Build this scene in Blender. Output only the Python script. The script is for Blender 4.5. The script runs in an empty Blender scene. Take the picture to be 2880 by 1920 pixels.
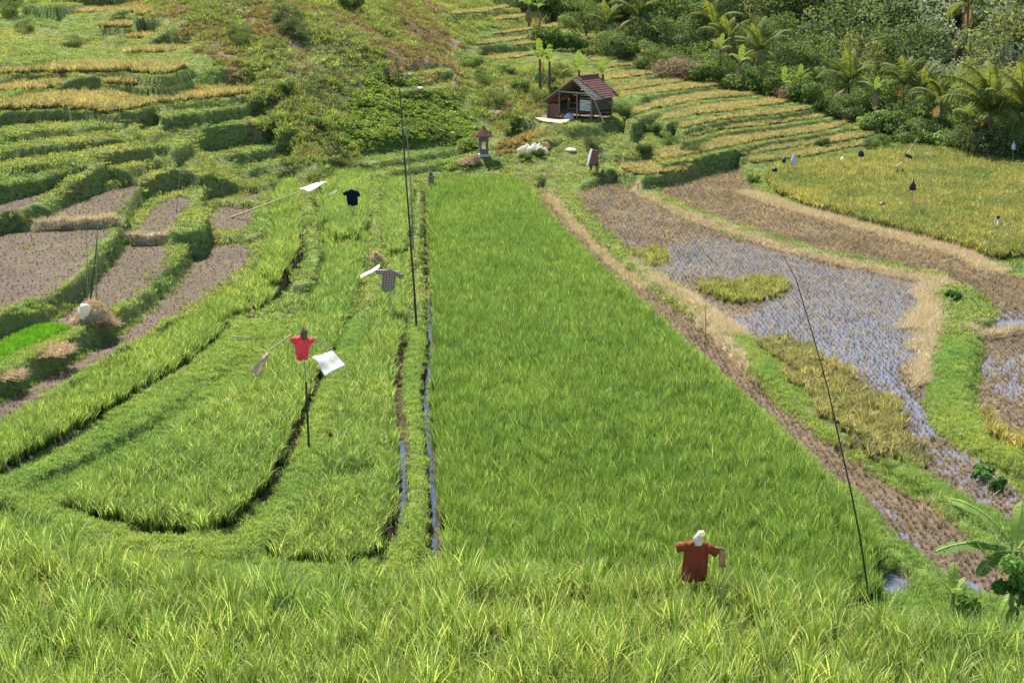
import bpy, math, random
import numpy as np
from math import sin, cos, pi, radians, sqrt
from mathutils import Vector, Matrix
random.seed(7); RNG = np.random.default_rng(7)
SC = bpy.context.scene; COL = SC.collection
# ------------------------------------------------------------------ camera
CH = 11.5; PITCH = radians(14.48); F = 3266.5
cam = bpy.data.objects.new('camera', bpy.data.cameras.new('camera')); COL.objects.link(cam)
cam.location = (0, 0, CH); cam.rotation_euler = (pi/2 - PITCH, 0, 0)
cam.data.sensor_width = 36; cam.data.lens = 36*F/2352; cam.data.clip_end = 2000; cam.data.clip_start = .1
SC.camera = cam
# ------------------------------------------------------------------ sky, sun, exposure
SUN_DIR = Vector((-0.42, 0.82, 1.12)).normalized()      # direction towards the sun
W = bpy.data.worlds.new('World'); SC.world = W; W.use_nodes = True
nt = W.node_tree; nt.nodes.clear()
sky = nt.nodes.new('ShaderNodeTexSky'); sky.sky_type = 'NISHITA'; sky.sun_disc = False
sky.sun_elevation = math.asin(SUN_DIR.z); sky.sun_rotation = math.atan2(SUN_DIR.x, SUN_DIR.y)
sky.dust_density = .6; sky.ozone_density = 1.5
bg = nt.nodes.new('ShaderNodeBackground'); bg.inputs[1].default_value = 0.105
wo = nt.nodes.new('ShaderNodeOutputWorld')
nt.links.new(sky.outputs[0], bg.inputs[0]); nt.links.new(bg.outputs[0], wo.inputs[0])
sl = bpy.data.lights.new('sun', 'SUN'); sl.energy = 5.0; sl.angle = radians(.53); sl.color = (1, .95, .86)
so = bpy.data.objects.new('sun', sl); COL.objects.link(so)
so.rotation_euler = SUN_DIR.to_track_quat('Z', 'Y').to_euler(); so.location = (0, 0, 60)
SC.view_settings.view_transform = 'Standard'; SC.view_settings.look = 'None'
SC.view_settings.exposure = 1.0; SC.view_settings.gamma = 1
# ------------------------------------------------------------------ picture measurements to world points
SP, CP = sin(PITCH), cos(PITCH)
def ray(px, py):
    u = (px-1176)/F; v = (784-py)/F
    return u, CP + v*SP, -SP + v*CP
def U(px, py, z=0.0):                    # where the sight line meets the level z
    x, y, w = ray(px, py); k = (z-CH)/w
    return x*k, y*k
def AT(px, py, Y):                       # point at distance Y
    x, y, w = ray(px, py); k = Y/y
    return Vector((x*k, Y, CH + w*k))
CR = {'1': (0, 0, 3), '2': (784, 0, 3), '3': (1568, 0, 3), '4': (0, 522.67, 3), '5': (784, 522.67, 3), '6': (1568, 522.67, 3),
      '7': (0, 1045.3, 2), '8': (1176, 1045.3, 2), 'A': (914.7, 0, 6), 'B': (1306.7, 49, 6), 'C': (1698.7, 163.3, 6),
      'E': (1045.3, 228.7, 6), 'G': (1372, 245, 6), 'H': (1960, 163.3, 6), 'J': (0, 359.3, 4), 'D': (0, 0, 1)}
def cr(spec):
    out = []; k = 'D'
    for tok in spec.split():
        if tok in CR: k = tok; continue
        a, b = tok.split(','); o = CR[k]
        out.append((o[0]+float(a)/o[2], o[1]+float(b)/o[2]))
    return out
def WP(spec, z): return np.array([U(a, b, z) for a, b in cr(spec)])
# ------------------------------------------------------------------ noise
_T = RNG.random((256, 256))
def vn(x, y, s=0):
    x = x + 37.3*s; y = y + 91.7*s
    xi = np.floor(x).astype(np.int64); yi = np.floor(y).astype(np.int64)
    fx = x-xi; fy = y-yi; fx = fx*fx*(3-2*fx); fy = fy*fy*(3-2*fy)
    a = _T[xi & 255, yi & 255]; b = _T[(xi+1) & 255, yi & 255]; c = _T[xi & 255, (yi+1) & 255]; d = _T[(xi+1) & 255, (yi+1) & 255]
    return (a*(1-fx)+b*fx)*(1-fy)+(c*(1-fx)+d*fx)*fy
def fbm(x, y, s=0, o=3):
    r = 0; a = .5; t = 0
    for k in range(o): r = r + a*vn(x*2**k, y*2**k, s+k); t += a; a *= .5
    return r/t*2-1
# ------------------------------------------------------------------ terrain grid (finer near the fields in front)
Y0 = 11.0; DR = 0.0026; NR = int(math.log(300/Y0)/DR); U0 = -0.66; DU = 0.0018; NC = int(1.32/DU)
ys = Y0*np.exp(np.arange(NR)*DR); us = U0+DU*np.arange(NC)
GY = np.repeat(ys[:, None], NC, 1); GX = GY*us[None, :]
def tps_fit(P, Z):
    n = len(P); r = np.hypot(P[:, None, 0]-P[None, :, 0], P[:, None, 1]-P[None, :, 1])
    K = np.where(r > 0, r*r*np.log(r+1e-9), 0) + np.eye(n)*8.0
    A = np.zeros((n+3, n+3)); A[:n, :n] = K; A[:n, n] = 1; A[:n, n+1:] = P; A[n, :n] = 1; A[n+1:, :n] = P.T
    return np.linalg.solve(A, np.concatenate([Z, np.zeros(3)]))
CTRL = []
for px, py, d in [(0, 0, 120), (150, 0, 118), (300, 0, 112), (450, 0, 106), (600, 0, 103), (750, 0, 112), (880, 0, 117), (960, 0, 123),
                  (400, 60, 99), (540, 180, 87), (600, 100, 94), (600, 200, 87), (720, 330, 78), (790, 388, 79.5), (750, 60, 100), (750, 160, 91), (750, 250, 84),
                  (900, 100, 100), (850, 200, 91.5), (900, 280, 88), (860, 340, 84.5), (1000, 120, 107), (960, 60, 110), (1040, 160, 101), (1000, 200, 94), (1000, 270, 92), (1000, 330, 86),
                  (1100, 200, 101), (1120, 270, 93), (1180, 230, 98.5), (1250, 190, 104), (1180, 300, 90), (1310, 275, 92.5), (1400, 285, 94), (1100, 358, 85), (1210, 350, 86.5), (1300, 345, 86.9),
                  (1400, 320, 90), (1500, 345, 88.5), (1450, 370, 87), (1400, 400, 83.6), (1250, 395, 82.8), (1000, 390, 83), (900, 395, 80.5), (850, 392, 80),
                  (1560, 380, 90), (1700, 370, 93)]:
    x, y, w = ray(px, py); k = d/y; CTRL.append((x*k, d, CH+w*k))
for px, py, z in [(0, 258, 5.05), (0, 305, 4.35), (0, 345, 3.95), (0, 385, 3.5), (0, 427, 3.1), (100, 470, 2.3), (0, 217, 5.5), (0, 175, 6.15), (0, 135, 6.6), (270, 128, 6.45), (320, 150, 6.15), (200, 150, 6.15), (100, 155, 6.2), (410, 160, 6.0), (350, 108, 6.8), (150, 110, 7.0), (300, 92, 7.1), (250, 66, 7.8), (200, 35, 8.6),
                  (300, 262, 4.6), (450, 237, 4.57), (300, 300, 3.8), (540, 285, 3.35), (650, 328, 2.2), (500, 358, 2.1), (350, 340, 3.1), (400, 375, 2.5), (660, 372, 1.45), (640, 402, 1.0), (560, 425, .95), (750, 360, 1.7), (700, 405, .9), (1020, 60, 7.3), (1000, 20, 8.6), (1060, 135, 5.3), (990, 85, 6.9), (370, 427, 1.95), (200, 350, 3.6), (300, 400, 2.4), (450, 400, 1.9), (550, 380, 1.6),
                  (0, 560, 2.2), (0, 720, 1.6), (200, 560, 1.6), (200, 700, .9), (400, 560, .95), (0, 850, .9), (500, 600, .3), (0, 960, .3), (650, 500, .5),
                  (800, 450, .3), (1000, 450, .0), (1000, 700, 0), (1000, 1000, 0), (600, 1000, .1), (1300, 700, 0), (1500, 1000, 0), (300, 1200, .1), (1400, 1400, .2), (200, 1500, .3), (2200, 1500, .2),
                  (1400, 500, -.4), (1700, 500, -.5), (1900, 700, -.5), (2100, 900, -.5), (2300, 1100, -.6), (2000, 480, -.4), (2300, 450, -.4), (2300, 600, -.4), (2300, 800, -.7), (2100, 350, -.3), (2300, 385, -.5), (2050, 1200, -.4), (2300, 1300, -.5),
                  (1440, 300, 2.0), (1430, 330, 1.5), (1480, 320, 1.7), (1560, 330, 1.15), (1540, 352, .8), (1764, 358, .2), (1900, 330, .4), (1764, 293, 1.2), (1900, 300, .9), (1699, 228, 2.3), (1500, 262, 2.3), (1550, 200, 3.0), (1500, 184, 3.5), (1450, 140, 4.3), (1400, 115, 4.9), (1300, 77, 6), (1180, 72, 6.5), (1130, 44, 7.3), (1100, 25, 8)]:
    x, y = U(px, py, z); CTRL.append((x, y, z))
# ravine and wooded hillside at the back right
CTRL += [(44, 100, -1.2), (36, 112, -.5), (28, 125, 1.0), (18, 142, 4.0), (50, 125, 0), (60, 100, -1.5), (60, 80, -1.5), (45, 70, -.8), (35, 45, -.8), (22, 25, -.8), (15, 12, -.3), (-15, 12, .6), (0, 12, .4),
         (40, 150, 4), (70, 150, 5), (80, 110, 1), (0, 160, 10), (-30, 150, 13), (-70, 140, 14), (-60, 100, 8.5), (-50, 70, 5), (-40, 50, 3), (-30, 30, 1.5), (10, 175, 11), (40, 180, 10), (80, 180, 12)]
CTRL = np.array(CTRL); WT = tps_fit(CTRL[:, :2], CTRL[:, 2]); GZ = np.zeros_like(GX)
for k in range(0, NR, 40):
    xs_ = GX[k:k+40]; ys_ = GY[k:k+40]
    r2 = (xs_[..., None]-CTRL[:, 0])**2+(ys_[..., None]-CTRL[:, 1])**2
    GZ[k:k+40] = (.5*r2*np.log(r2+1e-9)) @ WT[:-3] + WT[-3] + WT[-2]*xs_ + WT[-1]*ys_
far = np.clip((GY-165)/120, 0, 1); GZ = GZ*(1-far)+far*(12+45*far)
wild = np.ones_like(GZ)                                   # 1 where the ground is untended slope
# classes of cover
GRASS, WEED, VINE, JUNG, MUD, STUB, STRAW, BARE, DRY, SEED, BRACK = 0, 1, 2, 3, 4, 5, 6, 7, 8, 9, 10
CLS = np.zeros(GZ.shape, np.int32)
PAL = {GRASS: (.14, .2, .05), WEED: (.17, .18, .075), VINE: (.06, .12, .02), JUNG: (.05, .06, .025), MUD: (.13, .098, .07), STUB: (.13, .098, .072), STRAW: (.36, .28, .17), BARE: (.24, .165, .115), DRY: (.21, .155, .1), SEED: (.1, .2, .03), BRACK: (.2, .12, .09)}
GC = np.zeros(GZ.shape+(3,)); GC[:] = PAL[GRASS]
def poly_sd(P, X, Y):
    d = np.full(X.shape, 1e9); ins = np.zeros(X.shape, bool)
    for k in range(len(P)):
        ax, ay = P[k-1]; bx, by = P[k]; ex, ey = bx-ax, by-ay; L = ex*ex+ey*ey+1e-12
        t = np.clip(((X-ax)*ex+(Y-ay)*ey)/L, 0, 1)
        d = np.minimum(d, np.hypot(X-ax-t*ex, Y-ay-t*ey))
        c = ((ay > Y) != (by > Y)) & (X < (bx-ax)*(Y-ay)/(by-ay+1e-12)+ax)
        ins ^= c
    return np.where(ins, d, -d)
def line_d(P, X, Y):
    d = np.full(X.shape, 1e9)
    for k in range(1, len(P)):
        ax, ay = P[k-1]; bx, by = P[k]; ex, ey = bx-ax, by-ay; L = ex*ex+ey*ey+1e-12
        t = np.clip(((X-ax)*ex+(Y-ay)*ey)/L, 0, 1)
        d = np.minimum(d, np.hypot(X-ax-t*ex, Y-ay-t*ey))
    return d
def window(P, m):
    x0, y0 = P.min(0)-m; x1, y1 = P.max(0)+m
    y0 = max(y0, Y0+.01); j0 = int(max(0, math.log(y0/Y0)/DR-1)); j1 = int(min(NR, math.log(max(y1, y0+.01)/Y0)/DR+2))
    um = min(x0/y0, x0/y1); uM = max(x1/y0, x1/y1)
    i0 = int(max(0, (um-U0)/DU-1)); i1 = int(min(NC, (uM-U0)/DU+2))
    return slice(j0, j1), slice(i0, i1)
def S(x): x = np.clip(x, 0, 1); return x*x*(3-2*x)
def smooth(P, it=1, closed=False):
    P = np.asarray(P, float)
    for _ in range(it):
        if closed:
            Q = np.roll(P, -1, 0); P = np.stack([.75*P+.25*Q, .25*P+.75*Q], 1).reshape(-1, 2)
        else:
            A = .75*P[:-1]+.25*P[1:]; B = .25*P[:-1]+.75*P[1:]
            P = np.vstack([P[:1], np.stack([A, B], 1).reshape(-1, 2), P[-1:]])
    return P
def paint(P, z=None, cls=None, w=.1, inset=0, wob=.08, edge=None, sm=1, keep=None):
    """set a level and a cover inside the outline P (world x, y)"""
    P = smooth(P, sm, True) if sm else P
    a, b = window(P, 1.0); X = GX[a, b]; Y = GY[a, b]
    sd = poly_sd(P, X, Y) + wob*fbm(X*.9, Y*.9, 5)+wob*.5*fbm(X*3, Y*3, 6)
    if z is not None:
        k = S((sd+w)/(2*w)); GZ[a, b] = GZ[a, b]*(1-k)+z*k; wild[a, b] *= 1-k
        if edge is not None:
            kk = k > .5; CLS[a, b][kk] = edge; GC[a, b][kk] = PAL[edge]
    if cls is not None:
        kk = sd > inset
        CLS[a, b] = np.where(kk, cls, CLS[a, b])
        q = S((sd-inset+.15)/.3)[..., None]; GC[a, b] = GC[a, b]*(1-q)+q*np.array(PAL.get(cls, RICE_SOIL))
RICE_SOIL = (.075, .06, .035)
def ridge(P, w, z, cls=GRASS, soft=.11, wob=.06, sm=1):
    """an earth bund along a line"""
    P = smooth(P, sm)
    a, b = window(P, w+1); X = GX[a, b]; Y = GY[a, b]
    d = line_d(P, X, Y) + wob*fbm(X*1.1, Y*1.1, 9)+wob*.6*fbm(X*3.5, Y*3.5, 8)
    k = S((w+soft-d)/(2*soft))
    GZ[a, b] = GZ[a, b]*(1-k)+np.maximum(z, GZ[a, b])*k; wild[a, b] *= 1-k
    if cls is not None:
        kk = d < w+soft*.6; CLS[a, b] = np.where(kk, cls, CLS[a, b])
        q = S((w+soft-d)/.12)[..., None]; GC[a, b] = GC[a, b]*(1-q)+q*np.array(PAL[cls])
def terr(spec, z, D=8, cls=None, inset=.45, shx=0, w=.09):
    """a terrace: front lip traced at its level, running back D metres (later, higher ones cover it)"""
    lip = smooth(WP(spec, z), 1); back = lip[::-1]+np.array([shx, D])
    P = np.vstack([lip, back]); a, b = window(P, 1); old = GZ[a, b].copy(); oc = CLS[a, b].copy(); og = GC[a, b].copy(); ow = wild[a, b].copy()
    paint(P, z, None, w, edge=GRASS, sm=0, wob=.06); mk = S((z+.9-old)/.4); GZ[a, b] = old*(1-mk)+GZ[a, b]*mk; nb = mk < .5; CLS[a, b][nb] = oc[nb]; GC[a, b][nb] = og[nb]; wild[a, b] = ow*(1-mk)+wild[a, b]*mk
    if cls is not None:
        a, b = window(P, 1); X = GX[a, b]; Y = GY[a, b]
        sd = poly_sd(P, X, Y); dl = line_d(lip, X, Y)+.15*fbm(X*1.3, Y*1.3, 3)
        kk = (sd > .25) & (dl > inset) & (mk > .6); CLS[a, b] = np.where(kk, cls, CLS[a, b]); GC[a, b][kk] = RICE_SOIL
# ---- natural covers first
def cover(spec, cls, z, w=.6, wob=.8):
    P = WP(spec, z); a, b = window(P, 2); X = GX[a, b]; Y = GY[a, b]
    sd = poly_sd(P, X, Y)+wob*fbm(X*.35, Y*.35, 11)+.4*fbm(X*1.5, Y*1.5, 12)
    CLS[a, b] = np.where(sd > 0, cls, CLS[a, b]); q = S(sd/w+.5)[..., None]; GC[a, b] = GC[a, b]*(1-q)+q*np.array(PAL[cls])
def cover_w(P, cls, wob=1.0):
    P = np.array(P, float); a, b = window(P, 2); X = GX[a, b]; Y = GY[a, b]
    sd = poly_sd(P, X, Y)+wob*fbm(X*.35, Y*.35, 11)
    CLS[a, b] = np.where(sd > 0, cls, CLS[a, b]); GC[a, b][sd > 0] = PAL[cls]
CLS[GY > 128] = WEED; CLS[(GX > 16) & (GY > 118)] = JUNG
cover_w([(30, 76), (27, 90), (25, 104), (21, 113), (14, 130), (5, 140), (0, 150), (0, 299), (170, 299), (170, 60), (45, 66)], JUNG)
hill = WP('D 300,0 420,60 540,170 640,260 720,330 790,390 850,372 800,340 900,330 1000,300 1060,250 1090,200 1060,120 960,0', 4.5)
def hillp(spec, zs):
    return np.array([U(p[0], p[1], z) for p, z in zip(cr(spec), zs)])
cover_w(hillp('D 310,5 420,60 540,170 640,260 720,330 790,385 840,345 900,330 1000,325 1040,250 1075,190 1050,115 970,5', [9.4, 8, 5.9, 4.3, 3.0, 1.7, 2, 2.1, 2.1, 3.3, 4.4, 5.7, 9.4]), WEED, .6)
cover_w([(-32, 112), (-3, 114), (-1, 299), (-190, 299), (-80, 130)], WEED)
DRYP = [hillp('D 560,10 700,10 720,60 690,110 620,100 560,60', [9.3, 9.3, 8, 7, 7, 8.2]), hillp('D 1000,60 1055,135 1040,190 960,185 870,180 900,120', [7, 5.6, 4.4, 4.6, 4.6, 6]),
        hillp('D 760,20 900,60 930,110 800,110 740,70', [9, 8, 6.6, 6.6, 7.8]), hillp('D 350,0 450,40 640,170 720,260 690,270 560,170 400,70', [9.4, 8.6, 5.9, 4, 4, 5.9, 7.8])]
for P in DRYP: cover_w(P, DRY, 3.0)
cover_w(hillp('D 870,192 1050,180 1060,200 1020,212 900,212', [4.5, 4.5, 4.2, 4.0, 4.1]), DRY, .6)
cover_w(hillp('D 1055,170 1100,146 1200,150 1300,160 1330,190 1280,225 1240,270 1180,290 1090,255', [4.6, 4.9, 4.8, 4.4, 3.9, 3.3, 2.6, 2.3, 3]), WEED, .8)
cover_w(hillp('D 835,215 960,215 1060,215 1100,250 1115,300 1090,325 960,330 830,335 800,300 810,240', [3.9, 3.9, 3.9, 3.1, 2.3, 2.0, 2.0, 2.0, 2.7, 3.8]), VINE, 1.0)
cover_w(hillp('D 640,190 700,240 790,330 800,385 770,395 700,320 600,230 560,170', [5, 3.9, 2.5, 1.6, 1.6, 3.0, 4.5, 5.9]), WEED, 1.2)
terr('A 60,1040 400,1000 740,980 780,1020', 5.1, 2.5); 
P = hillp('A -200,1240 0,1250 300,1240 700,1200 800,1120 600,1150 300,1220 0,1215 -200,1190', [4.3]*9); paint(P, 4.3, GRASS, .2)
# bare earth path down the slope to the hut
pth = hillp('A 790,890 770,1000 850,1090 900,1200 1000,1330 1150,1440', [4.6, 4.3, 4.0, 3.6, 3.1, 2.7])
a_, b_ = window(pth, 1); d_ = line_d(pth, GX[a_, b_], GY[a_, b_]); CLS[a_, b_] = np.where(d_ < .25, BARE, CLS[a_, b_]); GC[a_, b_][d_ < .3] = PAL[BARE]
# ---- right hand ripe terraces
RT = [(-.1, 'C 1330,1340 1450,1270 1700,1210 2000,1140 2352,1040 H 700,1000', 5, None),
 (.1, 'G 2080,800 C 150,1290 400,1285 490,1255 900,1215 1300,1135 1450,1095 1800,1040', 6, 40),
 (.35, 'G 350,980 560,1000 900,945 1150,925 1600,840 1850,735 2130,690 C 170,1190 500,1115 800,1085 1000,1045 1400,1000 1700,955 2000,880 2150,790 2230,720', 6, 41),
 (.62, 'C 1560,850 1850,775 1930,720 1900,640', 3, 42),
 (.8, 'G 880,800 1050,765 1250,735 1560,655 1850,610 2352,490 C 500,965 1000,890 1350,830 1560,770 1680,700 1710,620', 6, 43),
 (1.25, 'G 1150,490 1300,475 1500,430 1700,370 1900,335 2352,290 C 500,765 900,712 1200,672 1380,625 1430,560 1400,490', 7, 44),
 (1.75, 'G 1150,350 1300,310 1500,255 1900,175 2352,140 C 500,625 900,562 1060,525 1145,495 1145,440', 6, 45),
 (2.05, 'G 940,240 1250,180 1600,112 2352,42 C 300,515 600,482 800,455 880,410 850,340', 6, 46),
 (2.4, 'B 840,1440 1100,1290 1300,1230 1500,1190 1900,1105 2352,1065 C 200,375 400,325 495,270 460,220', 6, 47),
 (2.85, 'B 700,1090 900,1062 1400,992 1800,932 2352,885 C 60,190 90,150', 6, 48),
 (3.0, 'B 560,1035 700,1010 1000,955 1500,882 2000,795 2170,745 2190,700', 7, 49),
 (3.5, 'B 480,850 700,820 1000,782 1500,705 1730,662 1740,610', 8, 50),
 (4.0, 'B 500,665 900,622 1150,602 1400,565 1400,510', 7, 51),
 (4.4, 'B 300,600 550,562 900,522 1170,475 1170,430', 8, 52),
 (5.0, 'A 1130,850 1650,835 2000,770 2352,725 B 300,412 500,402 830,345 830,310', 8, 53),
 (5.7, 'A 1080,690 1400,662 1900,622 2352,592 B 400,240 760,210', 8, 54),
 (6.0, 'A 1000,640 1150,640 1600,582 2000,520 2352,475 B 380,160', 8, 55),
 (6.5, 'A 800,530 1040,500 1400,452 1800,402 2080,352 2100,300', 8, 56),
 (7.35, 'A 520,330 800,330 1000,305 1300,262 1660,222', 9, 57),
 (8.1, 'A 440,245 800,182 1300,122 1330,60', 14, 58)]
for z, sp, D, c in RT: terr(sp, z, D, c, .75 if z in (.8, 1.25, 2.05, 2.4, 3.0, 3.5, 4.4, 5.0, 6.5, 7.35, 8.1) else .4, 4 if z > 6.2 else 0)
# ---- left hand terraces, low to high
def terrv(spec, zs, D=6, cls=None, inset=.4, shx=0, w=.09):
    """a terrace whose level changes along its lip; zs = one level per traced point or (first, last)"""
    P0 = cr(spec); n = len(P0)
    if len(zs) != n: zs = np.linspace(zs[0], zs[1], n)
    L3 = np.array([(*U(p[0], p[1], z), z) for p, z in zip(P0, zs)])
    lip = L3[:, :2]; P = np.vstack([lip, lip[::-1]+np.array([shx, D])]); a, b = window(P, 1); X = GX[a, b]; Y = GY[a, b]
    sd = poly_sd(P, X, Y)+.05*fbm(X*.9, Y*.9, 5); zf = np.zeros(X.shape); best = np.full(X.shape, 1e9)
    for k in range(1, n):
        ax, ay, az = L3[k-1]; bx, by, bz = L3[k]; t = np.clip((X-ax)/(bx-ax+1e-9), 0, 1); d = np.abs(X-ax-(bx-ax)*t)
        m = d < best; best = np.where(m, d, best); zf = np.where(m, az+t*(bz-az), zf)
    mk = S((zf+1.3-GZ[a, b])/.4); k = S((sd+w)/(2*w))*mk; GZ[a, b] = GZ[a, b]*(1-k)+zf*k; wild[a, b] *= 1-k; kk = k > .5; CLS[a, b][kk] = GRASS; GC[a, b][kk] = PAL[GRASS]
    if cls is not None:
        dl = line_d(lip, X, Y)+.15*fbm(X*1.3, Y*1.3, 3); kk = (sd > .25) & (dl > inset) & (mk > .6); CLS[a, b][kk] = cls; GC[a, b][kk] = RICE_SOIL
LT = [((.95, .95), 'D 445,530 J 1800,640 1840,500 1900,385 2100,295 2352,240 D 640,408', 4, None, 2),
 ((1.9, 1.9), 'J 1125,600 1150,520 1240,400 1400,300 1480,275 1780,262 1900,235', 5, None, 1),
 ((1.5, 1.5), 'D 560,392 613,380 660,374', 4, None, 0),
 ((2.15, 2.15, 2.15, 2.1), 'D 450,363 500,358 560,352 630,338', 4, None, 0),
 ((3.4, 3.3), 'D 465,296 540,286 600,280 640,272', 4, None, 0),
 ((2.4, 2.2), 'J 300,545 500,425 800,295 1000,215 1130,218 1180,250', 4, None, 1),
 ((3.15, 3.1, 3.0, 2.85, 2.75, 2.72, 2.6, 2.6), 'D -60,440 0,430 J 400,165 800,105 960,105 1000,130 1250,80 1300,100', 4, None, 0),
 ((3.5, 3.5, 3.5, 3.4, 3.15, 3.1), 'D -60,397 0,387 100,375 240,353 380,335 400,345', 4, None, 0),
 ((3.97, 3.95, 3.95, 3.88, 3.6, 3.6), 'D -60,355 0,349 30,344 180,325 320,305 340,318', 4, None, 0),
 ((4.35, 4.35, 4.28, 4.18, 4.1), 'D -60,312 0,306 120,295 230,288 268,292', 4, None, 0),
 ((4.3, 4.24, 4.17, 4.05), 'D 360,270 390,267 450,260 575,243', 4, None, 0),
 ((5.05, 5.05, 4.9, 4.75, 4.55, 4.6, 4.62, 4.57, 4.55, 4.55), 'D -80,266 0,259 130,253 200,257 235,266 300,258 360,243 450,236 555,222 570,222', 9, 60, 0),
 ((5.45, 5.4), 'D -60,222 0,217 110,210 180,198 300,198 390,203', 7, 61, 0),
 ((6.1, 6.0), 'D -60,182 0,176 120,170 280,168 380,176', 7, 62, 0),
 ((6.6, 6.6), 'D -60,146 0,143 60,147', 6, None, 0),
 ((6.5, 6.5), 'D 265,130 330,126 420,125', 6, 63, 0),
 ((7.15, 7.15), 'D 250,96 300,91 350,92', 6, 64, 0),
 ((7.85, 7.85), 'D 185,70 220,66 300,65', 6, 65, 0),
 ((8.6, 8.6), 'D 75,34 180,34 300,34 310,40', 7, 66, 0),
 ((9.25, 9.25), 'D 50,13 130,15', 7, None, 0)]
for z, sp, D, c, sx in LT: terrv(sp, z, D, c, .4, sx)
# centre grass steps near the shrines
for z, sp, D in [(.35, 'D 900,420 927,412 1050,385 1144,377 1200,378', 5), (.75, 'D 850,405 874,400 970,382 1040,371 1100,366', 5), (1.15, 'D 800,388 830,381 900,368 960,358 1060,342', 6), (.45, 'G 60,860 150,870 260,880', 3)]: terr(sp, z, D)
terrv('D 1165,334 1250,322 1330,312 1400,306 1460,303', (1.25, 1.75, 1.7, 1.6, 1.5), 5)
P = hillp('E 520,600 900,560 1250,500 1500,440 1700,420 1500,400 1100,440 700,500 520,540', [1.8]*9); paint(P, None, 70, .1, .1)
P = hillp('D 1225,288 1300,290 1390,288 1440,270 1400,250 1250,255', [2.35]*6); paint(P, 2.38, GRASS, .5, edge=GRASS)
P = hillp('E 1100,290 1250,330 1500,310 1700,290 2100,270 2000,180 1700,180 1200,200', [2.38]*8); paint(P, None, BARE, .2)
# ---- paddies of the valley floor, left part
def two(front, zf, back, zb): return np.vstack([WP(front, zf), WP(back, zb)])
MUDS = [(1.62, 'D -90,900 -90,620 J 0,640 180,700 370,650 900,640 1060,690 900,800 780,1010 500,1250 200,1340 0,1430 D -60,760', 'BF3'),
        (1.95, 'J 400,570 600,450 900,340 1170,265 1320,265 1200,400 1100,520 1060,560', 'U2'), (2.42, 'J -250,520 0,430 400,330 850,230 700,270 450,370 200,490 0,520 -200,600', 'U1'),
        (1.28, 'J 1190,700 1300,560 1500,390 1780,350 1730,500 1600,690', 'U3'), (.5, 'J 1840,690 1870,560 1930,450 2352,440 2345,700', 'U4'), (.6, 'J 2120,400 2300,340 2420,330 2420,410', 'U5')]
paint(WP('D -120,1000 0,850 60,835 130,800 240,742 330,650 400,603 450,550 445,530 400,545 290,545 280,560 200,690 100,745 0,775 -120,830', .95), .95, GRASS, .12)
paint(WP('J -300,1600 0,1450 350,1300 750,1130 900,870 1110,690 1060,600 370,600 180,700 -300,1100', 1.65), 1.65, GRASS, .12)
paint(WP('J -300,1150 0,890 180,710 350,610 375,640 380,600 300,540 0,540 -300,600', 2.2), 2.2, GRASS, .12)
paint(WP('J 1160,700 1600,700 1850,680 1960,400 1850,250 1300,380 1200,560', 1.3), 1.3, GRASS, .12)
paint(WP('J 1830,735 2340,745 2420,700 2420,330 2120,350 1920,400 1860,520', .6), .6, GRASS, .1)
paint(WP('D -140,1090 0,985 150,885 300,800 450,700 560,612 585,562 585,560 460,560 430,612 370,685 300,742 200,805 60,885 0,912 -140,1000', .3), .3, GRASS, .15)
paint(WP('D -140,1100 0,993 150,893 300,808 450,708 560,618 590,562 462,563 436,615 376,690 306,748 206,811 66,890 0,917 -140,1010', .3), .3, MUD, .1, 0)
paint(WP('D -120,870 0,800 60,775 180,700 292,558 392,560 396,602 340,655 245,722 170,762 100,790 0,830', .9), .9, MUD, .1)
paint(WP('D -60,835 0,800 60,762 130,752 162,757 110,785 0,828', .9), .92, SEED, .1)
for z, sp, nm in MUDS: paint(WP(sp, z), z, MUD, .1)
ridge(WP('J 370,600 600,590 900,580 1040,565', 1.95), .28, 2.0, STRAW)
ridge(WP('J 1150,720 1400,725 1600,690', 1.3), .16, 1.36, STRAW)
ridge(WP('J 1830,690 2100,690 2340,710', .62), .22, .64)
ridge(WP('J 1860,640 1850,560 1900,450 1960,400 2352,425', .75), .2, .78)
ridge(WP('J 1600,700 1800,690 1830,600 1850,500', 1.35), .3, 1.4)
# rice strips: ground, then bunds between them
Z3, Z2, Z1 = .12, 0.0, 0.0
paint(np.vstack([WP('D -140,1090 0,992 60,955 200,868 350,782 500,690 590,625 622,560 625,480 640,430 690,430', .3), WP('D 690,500 685,610 640,690 600,722 530,740 505,790 430,852 320,912 200,985 100,1042 0,1102 -140,1190', Z3)]), Z3, 24, .12, .12)
paint(WP('D 590,627 626,560 628,480 640,428 692,425 694,505 686,612 640,668', .5), .5, 24, .1, .12)
paint(WP('D 622,505 628,480 640,428 692,425 694,505', .62), .62, 24, .1, .12)
ridge(WP('D -140,1085 0,982 60,948 200,860 350,775 500,680 575,615 603,560 610,480 620,430 700,405', .34), .2, .36)
paint(hillp('D 60,1150 180,1195 300,1222 420,1245 510,1240 610,1150 660,1060 700,965 748,870 797,770 820,690 838,640 850,545 854,430 850,400 755,400 735,430 732,560 728,630 695,710 615,800 540,868 420,950 290,1045 190,1095 100,1130', [Z2]*14+[.5]*12), Z2, 23, .12, .1)
paint(WP('D 575,1300 870,1300 925,1195 934,1060 915,950 918,850 940,760 943,600 942,425 880,425 875,560 870,640 835,720 805,790 775,860 750,960 720,1050 685,1130 640,1200', Z1*0+.12), Z1, 22, .12, .12)
paint(WP('D 735,565 848,545 854,430 852,404 755,404 735,430', .42), .42, 23, .08, .1); paint(WP('D 878,585 940,590 942,425 880,425', .35), .35, 22, .08, .1)
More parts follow.
